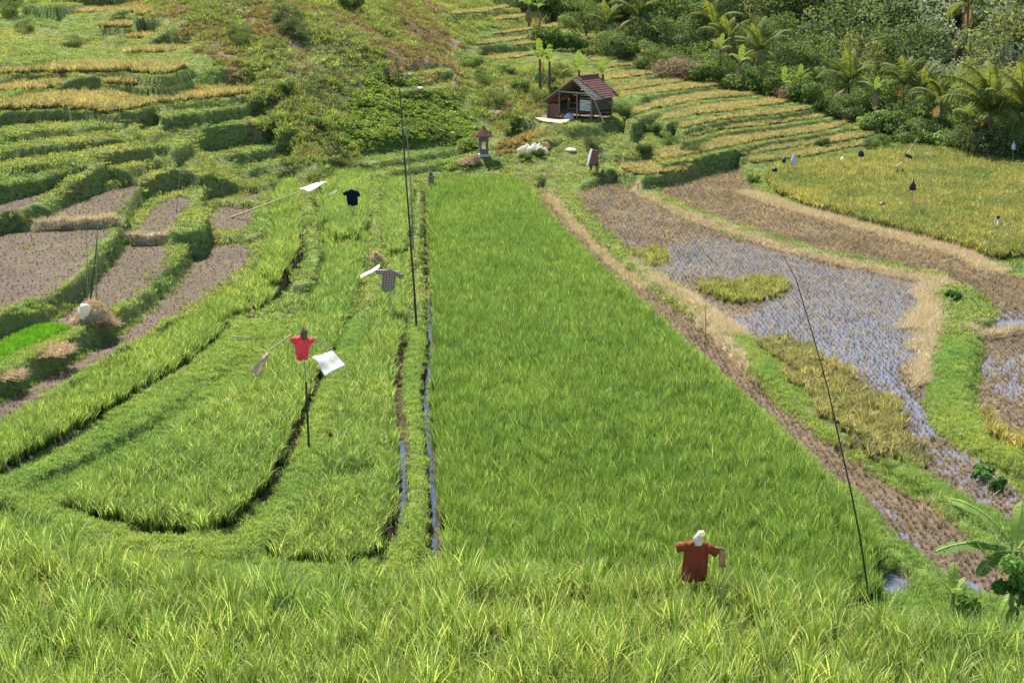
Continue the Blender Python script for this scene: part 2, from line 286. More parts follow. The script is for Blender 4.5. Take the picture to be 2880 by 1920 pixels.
ridge(WP('D -140,1210 0,1128 60,1085 130,1065 230,1005 360,935 470,860 545,800 560,765 640,735 690,670 715,620 718,560 707,480 700,430', .3), .38, .32)
ridge(WP('D 545,775 590,770 620,760', .3), .55, .31)
ridge(WP('D 0,1128 90,1170 200,1210 300,1240 430,1258 540,1265', .3), .3, .33)
ridge(WP('D 520,1270 600,1240 660,1160 705,1075 735,975 770,880 812,790 838,710 858,640 866,560 863,430 868,400', .3), .3, .32)
for sp_, z_, w_ in [('D 690,650 722,600 720,540 707,475 702,425', .62, .32), ('D 714,510 707,475 702,420', .7, .3), ('D 856,600 866,540 866,470 864,412', .6, .28), ('D 950,600 960,520 964,430', .5, .22)]: ridge(WP(sp_, z_), w_, z_)
ridge(WP('D 870,1340 930,1265 955,1180 958,1060 946,950 950,850 962,760 962,600 960,500 963,430', .3), .26, .3)
# main paddy and the one in front
MP = np.vstack([WP('D 1012,1330 1006,1200 996,1050 990,900 995,750 990,650 984,560 982,480 985,440 1005,420', .0), WP('D 1100,408 1200,408', .4), WP('D 1215,440 1330,565 1430,655 1560,775 1700,905 1830,1025 1950,1135 2000,1205 2050,1290 2045,1340 1960,1385 1500,1420', .35)])
paint(MP, 0.0, 20, .12, .05)
FP = np.vstack([WP('D -260,1130 0,1170 100,1190 290,1250 430,1272 600,1300 870,1308 1010,1285 1500,1290 1900,1330 1970,1380 2040,1400 2120,1412 2200,1400 2352,1430 2700,1480', 1.12), np.array([[13, 10], [-13, 10]])])
paint(FP, .25, 21, .15, .1)
ridge(np.vstack([WP('D 1198,425 1330,577 1430,667 1560,787 1700,920 1830,1040 1950,1150 2010,1215', -.05)]), .16, .05)
ridge(WP('D 1940,1140 2000,1205 2060,1275 2110,1320 2200,1385 2352,1420', -.1), .42, .02)
# harvested paddies, right part
RZ = -.45
paint(np.vstack([WP('D 1218,432 1262,432', RZ), WP('D 1300,480 1400,585 1530,690 1640,775 1720,850 1800,935 1900,1020 2050,1115 2200,1200 2320,1330 2400,1400 2250,1400 2150,1340', RZ), WP('D 2050,1270 1950,1150 1830,1040 1700,920 1560,790 1430,670 1330,580', RZ)]), RZ, STUB, .15)
paint(WP('D 1315,445 1400,420 1455,432 1530,485 1640,528 1780,568 1900,598 2050,628 2130,652 2160,690 2170,800 2145,900 2165,970 2260,1060 2400,1180 2400,1330 2290,1240 2200,1160 2050,1062 1960,1005 1880,935 1800,865 1740,798 1660,745 1560,665 1440,585 1350,495', RZ), RZ, STUB, .15)
paint(WP('D 1490,440 1560,425 1590,415 1660,395 1705,385 1730,440 1870,492 2000,525 2205,582 2280,610 2500,640 2500,720 2352,735 2240,752 2190,670 2050,622 1900,592 1780,556 1640,505', RZ+.05), RZ+.05, STUB, .15)
paint(WP('D 2240,755 2352,740 2500,735 2500,1130 2352,1050 2235,975', RZ-.15), RZ-.15, STUB, .15)
paint(WP('D 2300,605 2352,600 2500,600 2500,660 2352,640 2300,620', RZ+.1), RZ+.15, GRASS, .15)
YP = WP('D 1755,388 1758,430 1850,478 2000,516 2205,572 2285,600 2360,590 2600,590 2600,400 2352,372 2300,368 2200,345 2130,335 2050,352 1960,372 1830,382', -.25)
paint(YP, -.3, 25, .2, .15)
# straw left along the edges, and green bunds
ridge(WP('D 1715,445 1760,462 1870,495 2000,530 2215,588', RZ), .38, RZ+.08, STRAW, .3)
ridge(WP('D 2215,590 2250,605 2290,625', RZ), .3, RZ+.08, STRAW, .3)
ridge(WP('D 1470,440 1600,503 1780,562 1900,596 2050,628 2150,650 2190,668', RZ), .3, RZ+.12, STRAW, .3)
ridge(WP('D 1470,436 1600,498 1780,556 1900,590 2050,620 2150,642', RZ), .22, RZ+.2, GRASS)
ridge(WP('D 1265,432 1320,485 1420,590 1545,680 1650,757 1730,820 1800,895 1890,970 2010,1055 2130,1128 2220,1185 2400,1290', RZ), .35, RZ+.28, GRASS)
for sp, w in [('D 1262,440 1300,485 1400,590 1480,650', .2), ('D 1560,670 1660,740 1700,770', .3), ('D 1450,600 1560,680 1650,765 1720,835', .15)]:
    P = WP(sp, RZ+.2); a_, b_ = window(P, 1); d_ = line_d(P, GX[a_, b_], GY[a_, b_])+.2*fbm(GX[a_, b_]*1.5, GY[a_, b_]*1.5, 4); m_ = d_ < w; CLS[a_, b_][m_] = STRAW; GC[a_, b_][m_] = PAL[STRAW]
paint(WP('6 1600,450 1680,400 1840,390 1870,500 1880,600 1790,610 1830,700 1840,800 1810,900 1790,1000 1700,1080 1560,1100 1620,1010 1560,960 1660,880 1480,800 1650,740 1480,640 1620,580 1580,500', RZ), RZ+.1, STRAW, .5, 0, .5)
ridge(WP('D 2190,672 2215,720 2205,800 2190,870 2185,930 2200,985 2260,1030 2352,1075 2500,1130', RZ), .5, RZ+.25, GRASS, .25, .15)
ridge(WP('D 2190,668 2240,700 2255,745', RZ), .35, RZ+.22, GRASS, .2, .15)
P = WP('D 2240,770 2300,760 2352,750 2400,745', RZ); ridge(P, .2, RZ, STRAW)
P = WP('D 1930,1060 1890,1010 1870,980', RZ)
paint(WP('6 540,800 700,720 800,740 880,800 960,900 1150,960 1250,1050 1400,1100 1500,1250 1600,1400 1700,1500 1680,1650 1400,1640 1200,1520 1000,1380 850,1200 700,1000 600,880', RZ+.2), None, 26, .1, 0, .5)
paint(WP('6 60,330 220,380 400,360 500,330 660,300 720,370 700,430 560,470 420,490 260,460 150,390', RZ+.25), None, 27, .1, 0, .5)
paint(WP('D 1450,580 1500,562 1550,572 1540,600 1470,605', RZ+.2), None, 27, .1, 0, .3)
paint(WP('D 2225,950 2260,940 2352,1010 2480,1060 2480,1130 2352,1060 2270,1010', RZ), None, 31, .1, 0, .4)
# ditches
def cut(spec, w, z, cls=BARE, zp=0.0):
    P = smooth(WP(spec, zp), 1); a, b = window(P, w+.6); X = GX[a, b]; Y = GY[a, b]; d = line_d(P, X, Y)+.05*fbm(X*3, Y*3, 2)
    d = d+.05*fbm(X*6, Y*6, 44); k = S((w+.07-d)/.14); GZ[a, b] = GZ[a, b]*(1-k)+z*k; m = d < w+.05; CLS[a, b][m] = cls; GC[a, b][m] = (.10, .07, .045); wild[a, b][m] = 0
cut('D 996,1290 1000,1200 990,1060 979,950 977,900 987,830 988,740 982,660 976,560 974,480 976,440', .09, -.28)
cut('D 868,1320 890,1262 922,1195 930,1110 925,1000 912,920 918,855 935,790', .1, -.2)
cut('D 520,1248 590,1185 650,1090 690,990 735,885 765,820', .1, -.15)
cut('D 560,705 600,745 540,750 515,795 430,860 320,922 200,995 100,1052 0,1112', .07, -.05)
cut('D 640,700 690,620 698,560', .06, -.05)
paint(WP('D 290,1225 410,1225 425,1250 300,1252', 0), -.12, BARE, .06); paint(WP('D 500,1230 530,1230 515,1248', 0), -.12, BARE, .06)
paint(WP('8 1640,690 1670,520 1760,490 1890,600 1840,700', -.1), -.12, GRASS, .1)
paint(WP('8 1700,660 1690,600 1725,530 1840,585 1805,655', -.25), -.4, BARE, .08, 0, .02)
paint(WP('D 2170,1330 2240,1335 2250,1370 2190,1365', -.5), -.6, BARE, .1)
# wet ground: lower mud so that water stands between the stubble
def sink(spec, dz, zp=RZ, w=1.2, wob=1.0):
    P = WP(spec, zp); a, b = window(P, 2); X = GX[a, b]; Y = GY[a, b]
    sd = poly_sd(P, X, Y)+wob*fbm(X*.5, Y*.5, 21)
    GZ[a, b] -= dz*S(sd/w+.5)*np.isin(CLS[a, b], [STUB, 27, 26])
sink('6 -200,180 -100,120 200,80 500,100 800,180 1000,280 1500,350 1650,400 1620,600 1600,900 1500,1000 1650,1250 1800,1350 1700,1420 1500,1200 1300,1050 1100,950 960,880 900,780 700,720 400,650 800,420 700,300 400,330 100,320 -150,320', .09)
sink('6 -350,100 -200,350 100,900 400,1150 700,1400 900,1560 850,1450 500,1100 100,700 -200,300', .03, RZ, .6, .8)
sink('6 2000,560 2080,650 2250,690 2352,640 2352,560 2150,580', .09, RZ, .6, .3); sink('6 2050,900 2352,850 2500,900 2500,1250 2352,1200 2100,1100', .04, RZ-.15, 1, 1)
sink('8 1650,180 1750,250 2000,560 2200,600 2250,640 2000,600 1800,400', .05, RZ, .4, .3)
# ---- fine relief
big = fbm(GX*.25, GY*.25, 31)*.35+fbm(GX*.8, GY*.8, 33)*.14+fbm(GX*2.5, GY*2.5, 35)*.07
GZ += big*wild*np.isin(CLS, [WEED, VINE, JUNG, DRY, GRASS])*np.where(CLS == GRASS, .6, 1)
fine = fbm(GX*5, GY*5, 41, 3)
GZ += fine*np.select([CLS == MUD, CLS == STUB, CLS == STRAW, CLS == GRASS], [.045, .05, .03, .025], .012)
tmud = vn(GX*7, GY*7, 50); GZ += np.where(CLS == MUD, .05*np.maximum(tmud-.55, 0), 0)
gy_, gx_ = np.gradient(GZ); dY = np.gradient(GY, axis=0); dX = np.gradient(GX, axis=1)
SLOPE = np.hypot(gx_/dX, (gy_ - (gx_/dX)*np.gradient(GX, axis=0))/dY)
mm_ = (SLOPE > .8) & (GY > 30) & (np.isin(CLS, [STUB, MUD]) | (CLS >= 40)); CLS[mm_] = GRASS; GC[mm_] = PAL[GRASS]
GC *= (1+.25*fbm(GX*.7, GY*.7, 60))[..., None]
m_ = CLS == GRASS; tt = S(.5+.9*fbm(GX*.3, GY*.3, 61))[..., None]*.7
GC = np.where(m_[..., None], GC*(1-tt)+tt*np.array((.17, .17, .06)), GC)
# ------------------------------------------------------------------ lookups
def idx(x, y):
    j = np.log(np.maximum(y, Y0*1.001)/Y0)/DR; i = (x/y-U0)/DU
    return np.clip(j, 0, NR-1.001), np.clip(i, 0, NC-1.001)
def HZ(x, y):
    x = np.asarray(x, float); y = np.asarray(y, float)
    j, i = idx(x, y); j0 = j.astype(int); i0 = i.astype(int); a = j-j0; b = i-i0
    return (GZ[j0, i0]*(1-b)+GZ[j0, i0+1]*b)*(1-a)+(GZ[j0+1, i0]*(1-b)+GZ[j0+1, i0+1]*b)*a
def h1(x, y): return float(HZ(x, y))
def GP(px, py, it=40):
    """ground point seen at a measured picture position"""
    x, y, w = ray(px, py); lo = None
    for Y in np.arange(18, 220, .25):
        k = Y/y; zz = CH+w*k
        if zz < h1(x*k, Y): return Vector((x*k, Y, h1(x*k, Y)))
    return Vector((x*100, 100, 0))
# ------------------------------------------------------------------ materials
def mat(name, col=(.5, .5, .5), rough=.8, noise=0, nscale=8, bump=0, trans=0, attr=None, inst=False, spec=.3, col2=None, bscale=None):
    m = bpy.data.materials.new(name); m.use_nodes = True; t = m.node_tree; N = t.nodes; L = t.links; N.clear()
    out = N.new('ShaderNodeOutputMaterial'); b = N.new('ShaderNodeBsdfPrincipled')
    b.inputs['Roughness'].default_value = rough; b.inputs['Specular IOR Level'].default_value = spec
    if attr:
        c = N.new('ShaderNodeAttribute'); c.attribute_name = attr; cs = c.outputs['Color']
    else:
        c = N.new('ShaderNodeRGB'); c.outputs[0].default_value = (*col, 1); cs = c.outputs[0]
    if inst:
        a = N.new('ShaderNodeAttribute'); a.attribute_type = 'INSTANCER'; a.attribute_name = 'tint'
        x = N.new('ShaderNodeMix'); x.data_type = 'RGBA'; x.blend_type = 'MULTIPLY'; x.inputs[0].default_value = 1
        L.new(cs, x.inputs[6]); L.new(a.outputs['Color'], x.inputs[7]); cs = x.outputs[2]
    if noise or bump or col2:
        tc = N.new('ShaderNodeTexCoord'); n = N.new('ShaderNodeTexNoise'); n.inputs['Scale'].default_value = nscale; n.inputs['Detail'].default_value = 6; n.inputs['Roughness'].default_value = .65
        L.new(tc.outputs['Object'], n.inputs['Vector'])
        if col2:
            r = N.new('ShaderNodeValToRGB'); r.color_ramp.elements[0].position = .4; r.color_ramp.elements[1].position = .62; L.new(n.outputs[0], r.inputs[0])
            x = N.new('ShaderNodeMix'); x.data_type = 'RGBA'; L.new(r.outputs[0], x.inputs[0]); L.new(cs, x.inputs[6]); x.inputs[7].default_value = (*col2, 1); cs = x.outputs[2]
        if noise:
            mr = N.new('ShaderNodeMapRange'); mr.inputs[1].default_value = .25; mr.inputs[2].default_value = .75; mr.inputs[3].default_value = 1-noise; mr.inputs[4].default_value = 1+noise; L.new(n.outputs[0], mr.inputs[0])
            x = N.new('ShaderNodeVectorMath'); x.operation = 'SCALE'; L.new(cs, x.inputs[0]); L.new(mr.outputs[0], x.inputs['Scale']); cs = x.outputs[0]
        if bump:
            bu = N.new('ShaderNodeBump'); bu.inputs['Strength'].default_value = 1; bu.inputs['Distance'].default_value = bump
            n2 = n
            if bscale:
                n2 = N.new('ShaderNodeTexNoise'); n2.inputs['Scale'].default_value = bscale; n2.inputs['Detail'].default_value = 5; L.new(tc.outputs['Object'], n2.inputs['Vector'])
            L.new(n2.outputs[0], bu.inputs['Height']); L.new(bu.outputs[0], b.inputs['Normal'])
    L.new(cs, b.inputs['Base Color'])
    if trans:
        tr = N.new('ShaderNodeBsdfTranslucent'); v = N.new('ShaderNodeMix'); v.data_type = 'RGBA'; v.blend_type = 'MULTIPLY'; v.inputs[0].default_value = 1; v.inputs[7].default_value = (1.25, 1.15, .6, 1)
        L.new(cs, v.inputs[6]); L.new(v.outputs[2], tr.inputs[0])
        mx = N.new('ShaderNodeMixShader'); mx.inputs[0].default_value = trans
        L.new(b.outputs[0], mx.inputs[1]); L.new(tr.outputs[0], mx.inputs[2]); L.new(mx.outputs[0], out.inputs[0])
    else: L.new(b.outputs[0], out.inputs[0])
    return m
M_GROUND = mat('ground', attr='Col', rough=.95, noise=.35, nscale=3.0, bump=.05, bscale=14, spec=.15)
M_LEAF = mat('blades', attr='Col', inst=True, rough=.55, trans=.5, spec=.25)
M_DRY = mat('dry_blades', attr='Col', inst=True, rough=.8, trans=.2, spec=.15)
M_TREE = mat('tree_leaves', attr='Col', rough=.75, trans=.35, spec=.12)
M_BARK = mat('bark', (.13, .1, .075), .9, .4, 6, .03)
M_POND = mat('pond_water', (.13, .14, .19), .16, spec=1.0, nscale=5, bump=.001)
M_WATER = mat('water', (.025, .03, .045), .04, spec=1.0, nscale=7, bump=.006)
# ------------------------------------------------------------------ object helpers
def tag(o, label=None, cat=None, group=None, kind=None):
    if label: o['label'] = label
    if cat: o['category'] = cat
    if group: o['group'] = group
    if kind: o['kind'] = kind
    return o
def mesh_np(name, V, Fq, cols=None, smooth_=False):
    """V (n,3); Fq: (m,4) or (m,3) int"""
    me = bpy.data.meshes.new(name); V = np.asarray(V, np.float32); Fq = np.asarray(Fq, np.int32); k = Fq.shape[1]; m = len(Fq)
    me.vertices.add(len(V)); me.vertices.foreach_set('co', V.ravel()); me.loops.add(m*k); me.loops.foreach_set('vertex_index', Fq.ravel())
    me.polygons.add(m); me.polygons.foreach_set('loop_start', np.arange(m, dtype=np.int32)*k)
    if cols is not None:
        at = me.color_attributes.new('Col', 'FLOAT_COLOR', 'POINT'); c = np.ones((len(V), 4), np.float32); c[:, :3] = cols; at.data.foreach_set('color', c.ravel())
    me.update(); me.validate()
    if smooth_: me.polygons.foreach_set('use_smooth', np.ones(m, bool))
    return me
def ob(name, me, m=None, parent=None, loc=None, link=True):
    o = bpy.data.objects.new(name, me)
    if m is not None and len(me.materials) == 0: me.materials.append(m)
    if loc is not None: o.location = loc
    if parent is not None: o.parent = parent
    if link: COL.objects.link(o)
    return o
def empty(name, loc, rz=0, label=None, cat=None, group=None):
    o = bpy.data.objects.new(name, None); o.empty_display_size = .2; COL.objects.link(o); o.location = loc; o.rotation_euler = (0, 0, rz)
    return tag(o, label, cat, group)
class MB:
    def __init__(s): s.v = []; s.f = []
    def add(s, V, Fs):
        n = len(s.v); s.v += [tuple(v) for v in V]; s.f += [tuple(i+n for i in f) for f in Fs]; return s
    def box(s, c, d, R=None):
        c = Vector(c); P = [Vector((x*d[0]/2, y*d[1]/2, z*d[2]/2)) for x in (-1, 1) for y in (-1, 1) for z in (-1, 1)]
        if R is not None: P = [R @ p for p in P]
        return s.add([c+p for p in P], [(0, 1, 3, 2), (4, 6, 7, 5), (0, 4, 5, 1), (2, 3, 7, 6), (0, 2, 6, 4), (1, 5, 7, 3)])
    def bar(s, a, b, w, h=None):
        a = Vector(a); b = Vector(b); d = b-a; R = d.to_track_quat('X', 'Z').to_matrix(); return s.box((a+b)/2, (d.length, w, h or w), R)
    def tube(s, pts, rad, n=7, cap=True):
        pts = [Vector(p) for p in pts]; rad = rad if hasattr(rad, '__len__') else [rad]*len(pts); V = []; Fs = []
        for k, p in enumerate(pts):
            d = (pts[min(k+1, len(pts)-1)]-pts[max(k-1, 0)]).normalized(); q = d.to_track_quat('Z', 'Y')
            for i in range(n): V.append(p+q @ Vector((cos(2*pi*i/n)*rad[k], sin(2*pi*i/n)*rad[k], 0)))
        for k in range(len(pts)-1):
            for i in range(n): Fs.append((k*n+i, k*n+(i+1) % n, (k+1)*n+(i+1) % n, (k+1)*n+i))
        if cap: Fs.append(tuple(range(n))[::-1]); Fs.append(tuple((len(pts)-1)*n+i for i in range(n)))
        return s.add(V, Fs)
    def build(s, name, m=None, parent=None, loc=None, smooth_=False):
        me = bpy.data.meshes.new(name); me.from_pydata(s.v, [], s.f); me.update()
        if smooth_: me.polygons.foreach_set('use_smooth', [True]*len(me.polygons))
        return ob(name, me, m, parent, loc)
# ------------------------------------------------------------------ ground
iv = np.arange(NR*NC).reshape(NR, NC)
q = np.stack([iv[:-1, :-1], iv[:-1, 1:], iv[1:, 1:], iv[1:, :-1]], -1).reshape(-1, 4)
gm = mesh_np('ground', np.stack([GX, GY, GZ], -1).reshape(-1, 3), q, GC.reshape(-1, 3), True)
tag(ob('ground', gm, M_GROUND), 'earth of the terraced valley with its bunds, paddies and slopes', 'ground', kind='structure')
# water sheets
def water(spec, z, zp=None, lab=''):
    P = WP(spec, z if zp is None else zp); me = bpy.data.meshes.new('water'); me.from_pydata([(x, y, z) for x, y in P], [], [tuple(range(len(P)))]); me.update()
    tag(ob('water', me, M_POND), lab, 'water', kind='structure')
water('D 1312,455 1400,430 1455,442 1530,495 1640,535 1780,578 1900,606 2050,636 2130,656 2160,690 2170,800 2145,900 2165,970 2240,1040 2340,1140 2330,1230 2200,1150 2050,1060 1960,1000 1880,930 1800,860 1740,790 1660,740 1560,660 1440,580 1350,490', RZ-.005, None, 'blue reflecting water standing between the stubble of the large harvested paddy')
water('D 1230,452 1262,445 1300,490 1400,595 1530,695 1640,780 1720,855 1800,940 1900,1025 2050,1120 2200,1205 2320,1330 2400,1400 2250,1390 2150,1330 2050,1260 1950,1145 1830,1035 1700,915 1560,785 1430,665 1330,575', RZ-.045, None, 'thin water in the long stubble strip beside the green paddy')
water('D 2245,762 2352,745 2500,740 2500,1120 2352,1040 2240,970', RZ-.185, None, 'shallow water in the stubble paddy at the right edge')
water('6 1990,550 2080,660 2240,700 2352,660 2352,500 2100,500', RZ-.02, None, 'small pool at the right end of the upper stubble paddy')
def ditchwater(spec, w, z, lab):
    P = smooth(WP(spec, 0), 1); V = []; Fs = []
    for k in range(len(P)):
        d = P[min(k+1, len(P)-1)]-P[max(k-1, 0)]; d /= np.hypot(*d); n = np.array([-d[1], d[0]])*w; V += [(*(P[k]+n), z), (*(P[k]-n), z)]
    for k in range(len(P)-1): Fs.append((2*k, 2*k+1, 2*k+3, 2*k+2))
    me = bpy.data.meshes.new('water'); me.from_pydata(V, [], Fs); me.update(); tag(ob('water', me, M_WATER), lab, 'water', kind='structure')
ditchwater('D 996,1290 1000,1200 990,1060 979,950 977,900 987,830 988,740 982,660', .22, -.19, 'narrow ditch of blue water along the left side of the central paddy')
ditchwater('D 868,1320 890,1262 922,1195 930,1110 925,1000', .18, -.14, 'thread of water in the furrow left of the straight grass bund')
water('8 1680,680 1680,580 1725,515 1860,585 1820,680', -.24, -.25, 'small puddle at the lower right corner of the central paddy')
water('D 2160,1320 2250,1325 2260,1380 2180,1375', -.52, -.5, 'small pool beneath the banana plants')
M_RED = mat('red_mud_water', (.16, .045, .02), .15, .3, 6, spec=.7)
P = WP('D 285,1220 415,1220 430,1255 290,1255', -.03); me = bpy.data.meshes.new('water'); me.from_pydata([(x, y, -.06) for x, y in P], [], [(0, 1, 2, 3)]); tag(ob('water', me, M_RED), 'reddish muddy water at the lower end of the curved rice strip', 'water', kind='structure')
# ------------------------------------------------------------------ plant templates
SRC = bpy.data.collections.new('plant_sources')
def blades(n, L, Wd, lean, R, droop, c0, c1, seg=3, rs=0, Lv=.25, cv=.15, zmin=0):
    """n bent tapering blades; returns V, F, C"""
    g = np.random.default_rng(rs); V = []; Fq = []; C = []
    az = g.random(n)*2*pi; rr = R*np.sqrt(g.random(n)); ra = g.random(n)*2*pi
    bx = rr*np.cos(ra); by = rr*np.sin(ra); ln = L*(1-Lv*g.random(n)); le = lean*(.3+g.random(n)); dr = droop*(.4+1.1*g.random(n)); tw = g.random(n)*2*pi
    cc = 1+cv*(g.random((n, 1))*2-1); mixt = g.random((n, 1))
    P = np.stack([bx, by, np.zeros(n)], 1); ang = le.copy(); st = ln/seg; base = len(V)
    wdir = np.stack([np.cos(tw), np.sin(tw), np.zeros(n)], 1)
    for k in range(seg+1):
        t = k/seg; w = Wd*(1-t**1.6)*.5+Wd*.08
        V.append(P-wdir*w); V.append(P+wdir*w)
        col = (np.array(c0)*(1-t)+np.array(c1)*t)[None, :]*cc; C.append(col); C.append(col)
        if k < seg:
            d = np.stack([np.sin(ang)*np.cos(az), np.sin(ang)*np.sin(az), np.cos(ang)], 1)
            P = P+d*st[:, None]; ang = ang+dr*(.4+1.2*t)
    V = np.stack(V, 1).reshape(-1, 3); C = np.stack(C, 1).reshape(-1, 3); m = 2*(seg+1)
    b = np.arange(n)[:, None]*m
    Fq = np.concatenate([np.concatenate([b+2*k, b+2*k+1, b+2*k+3, b+2*k+2], 1) for k in range(seg)], 0)
    return V, Fq, C
def joinp(parts):
    V = []; Fq = []; C = []; n = 0
    for v, f, c in parts: V.append(v); Fq.append(f+n); C.append(c); n += len(v)
    return np.concatenate(V), np.concatenate(Fq), np.concatenate(C)
def collection(name, metas, m):
    c = bpy.data.collections.new(name)
    for k, parts in enumerate(metas):
        V, Fq, C = joinp(parts); o = bpy.data.objects.new('%s_%02d' % (name, k), mesh_np(name, V, Fq, C)); o.data.materials.append(m); c.objects.link(o)
    return c
def leafpatch(n, R, H, sz, c0, c1, rs, flat=.5, long=1.0):
    """loose leaves over a low mound"""
    g = np.random.default_rng(rs); a = g.random(n)*2*pi; r = R*np.sqrt(g.random(n)); z = H*(1-(r/R)**2)*(.35+.65*g.random(n))
    P = np.stack([r*np.cos(a), r*np.sin(a), z], 1)
    nrm = g.normal(size=(n, 3))*flat; nrm[:, 2] += 1; nrm /= np.linalg.norm(nrm, axis=1)[:, None]
    t = np.cross(nrm, g.normal(size=(n, 3))); t /= np.linalg.norm(t, axis=1)[:, None]; b = np.cross(nrm, t)
    s = sz*(.6+.8*g.random((n, 1))); V = np.stack([P-t*s*long, P-b*s*.55, P+t*s*long, P+b*s*.55], 1).reshape(-1, 3)
    mix_ = g.random((n, 1)); C = np.repeat(np.array(c0)*(1-mix_)+np.array(c1)*mix_, 4, 0)
    return V, np.arange(4*n).reshape(n, 4), C
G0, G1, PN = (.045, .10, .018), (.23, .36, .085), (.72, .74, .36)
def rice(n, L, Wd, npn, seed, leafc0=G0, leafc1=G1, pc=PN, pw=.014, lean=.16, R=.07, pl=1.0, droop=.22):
    out = [blades(n, L, Wd, lean, R, droop, leafc0, leafc1, 4 if n > 24 else 3, seed)]
    if npn: out.append(blades(npn, L*1.03*pl, pw, lean*1.0, R*.9, droop*2.1, tuple(np.array(leafc1)*.9), pc, 5, seed+50, .12, .2))
    return out
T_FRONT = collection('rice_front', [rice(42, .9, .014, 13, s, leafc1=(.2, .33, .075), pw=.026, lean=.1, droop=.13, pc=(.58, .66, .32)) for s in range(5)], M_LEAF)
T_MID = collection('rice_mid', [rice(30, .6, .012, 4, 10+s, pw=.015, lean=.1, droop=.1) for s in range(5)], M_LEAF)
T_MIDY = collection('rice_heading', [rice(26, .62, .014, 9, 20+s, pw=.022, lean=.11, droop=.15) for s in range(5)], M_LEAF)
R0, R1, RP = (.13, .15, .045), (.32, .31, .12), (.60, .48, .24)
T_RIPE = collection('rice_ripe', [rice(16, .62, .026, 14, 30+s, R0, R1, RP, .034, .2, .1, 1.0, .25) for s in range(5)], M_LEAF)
T_STUB = collection('stubble', [[blades(14, .19+.04*(s % 2), .014, .35, .04, .1, (.1, .065, .04), (.50, .36, .21), 2, 40+s, .6), blades(3, .34, .01, .6, .05, .5, (.2, .18, .06), (.5, .42, .22), 3, 140+s, .5)] for s in range(5)], M_DRY)
T_TURF = collection('turf', [[blades(46, .11, .012, .7, .16, .35, (.15, .23, .06), (.33, .46, .16), 2, 50+s, .6, .3)] for s in range(5)], M_LEAF)
T_TURFF = collection('turf_far', [[blades(60, .12, .028, .8, .32, .3, (.15, .22, .06), (.35, .44, .17), 2, 60+s, .6, .35)] for s in range(5)], M_LEAF)
T_STRAW = collection('straw_litter', [[blades(40, .36, .014, 1.5, .22, .05, (.46, .38, .25), (.68, .58, .40), 2, 70+s, .5, .3, )] for s in range(4)], M_DRY)
T_DRYG = collection('dry_grass', [[blades(26, .5, .03, .55, .22, .35, (.24, .20, .11), (.48, .40, .26), 3, 80+s, .5, .35)] for s in range(4)], M_DRY)
T_WEED = collection('weed', [[leafpatch(70, .4, .34, .055, (.08, .14, .03), (.26, .33, .10), 90+s, .9), blades(24, .6, .026, .5, .3, .35, (.12, .16, .05), (.36, .38, .15), 3, 95+s, .5, .3)] for s in range(5)], M_LEAF)
T_VINE = collection('creeper', [[leafpatch(80, .42, .3, .075, (.08, .18, .03), (.26, .44, .08), 100+s, .75)] for s in range(4)], M_LEAF)
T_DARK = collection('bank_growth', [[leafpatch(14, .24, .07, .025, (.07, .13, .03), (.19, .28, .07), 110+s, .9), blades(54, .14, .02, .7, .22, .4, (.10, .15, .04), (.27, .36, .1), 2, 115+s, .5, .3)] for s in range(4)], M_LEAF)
T_SEED = collection('seedling', [[blades(50, .2, .02, .3, .16, .2, (.08, .2, .02), (.16, .4, .04), 2, 120+s, .4)] for s in range(3)], M_LEAF)
# ------------------------------------------------------------------ scattering (each stand of plants nobody could count is one object)
def gn_tree(coll):
    t = bpy.data.node_groups.new('stand', 'GeometryNodeTree'); t.interface.new_socket('Geometry', in_out='INPUT', socket_type='NodeSocketGeometry'); t.interface.new_socket('Geometry', in_out='OUTPUT', socket_type='NodeSocketGeometry')
    N = t.nodes; L = t.links; gi = N.new('NodeGroupInput'); go = N.new('NodeGroupOutput'); ip = N.new('GeometryNodeInstanceOnPoints'); ci = N.new('GeometryNodeCollectionInfo')
    ci.inputs['Collection'].default_value = coll; ci.inputs['Separate Children'].default_value = True; ci.inputs['Reset Children'].default_value = True
    def na(n, ty):
        x = N.new('GeometryNodeInputNamedAttribute'); x.data_type = ty; x.inputs[0].default_value = n; return x.outputs[0]
    L.new(gi.outputs[0], ip.inputs['Points']); L.new(ci.outputs[0], ip.inputs['Instance']); ip.inputs['Pick Instance'].default_value = True
    L.new(na('pick', 'INT'), ip.inputs['Instance Index']); L.new(na('turn', 'FLOAT_VECTOR'), ip.inputs['Rotation']); L.new(na('size', 'FLOAT_VECTOR'), ip.inputs['Scale'])
    L.new(ip.outputs[0], go.inputs[0]); return t
GN = {}
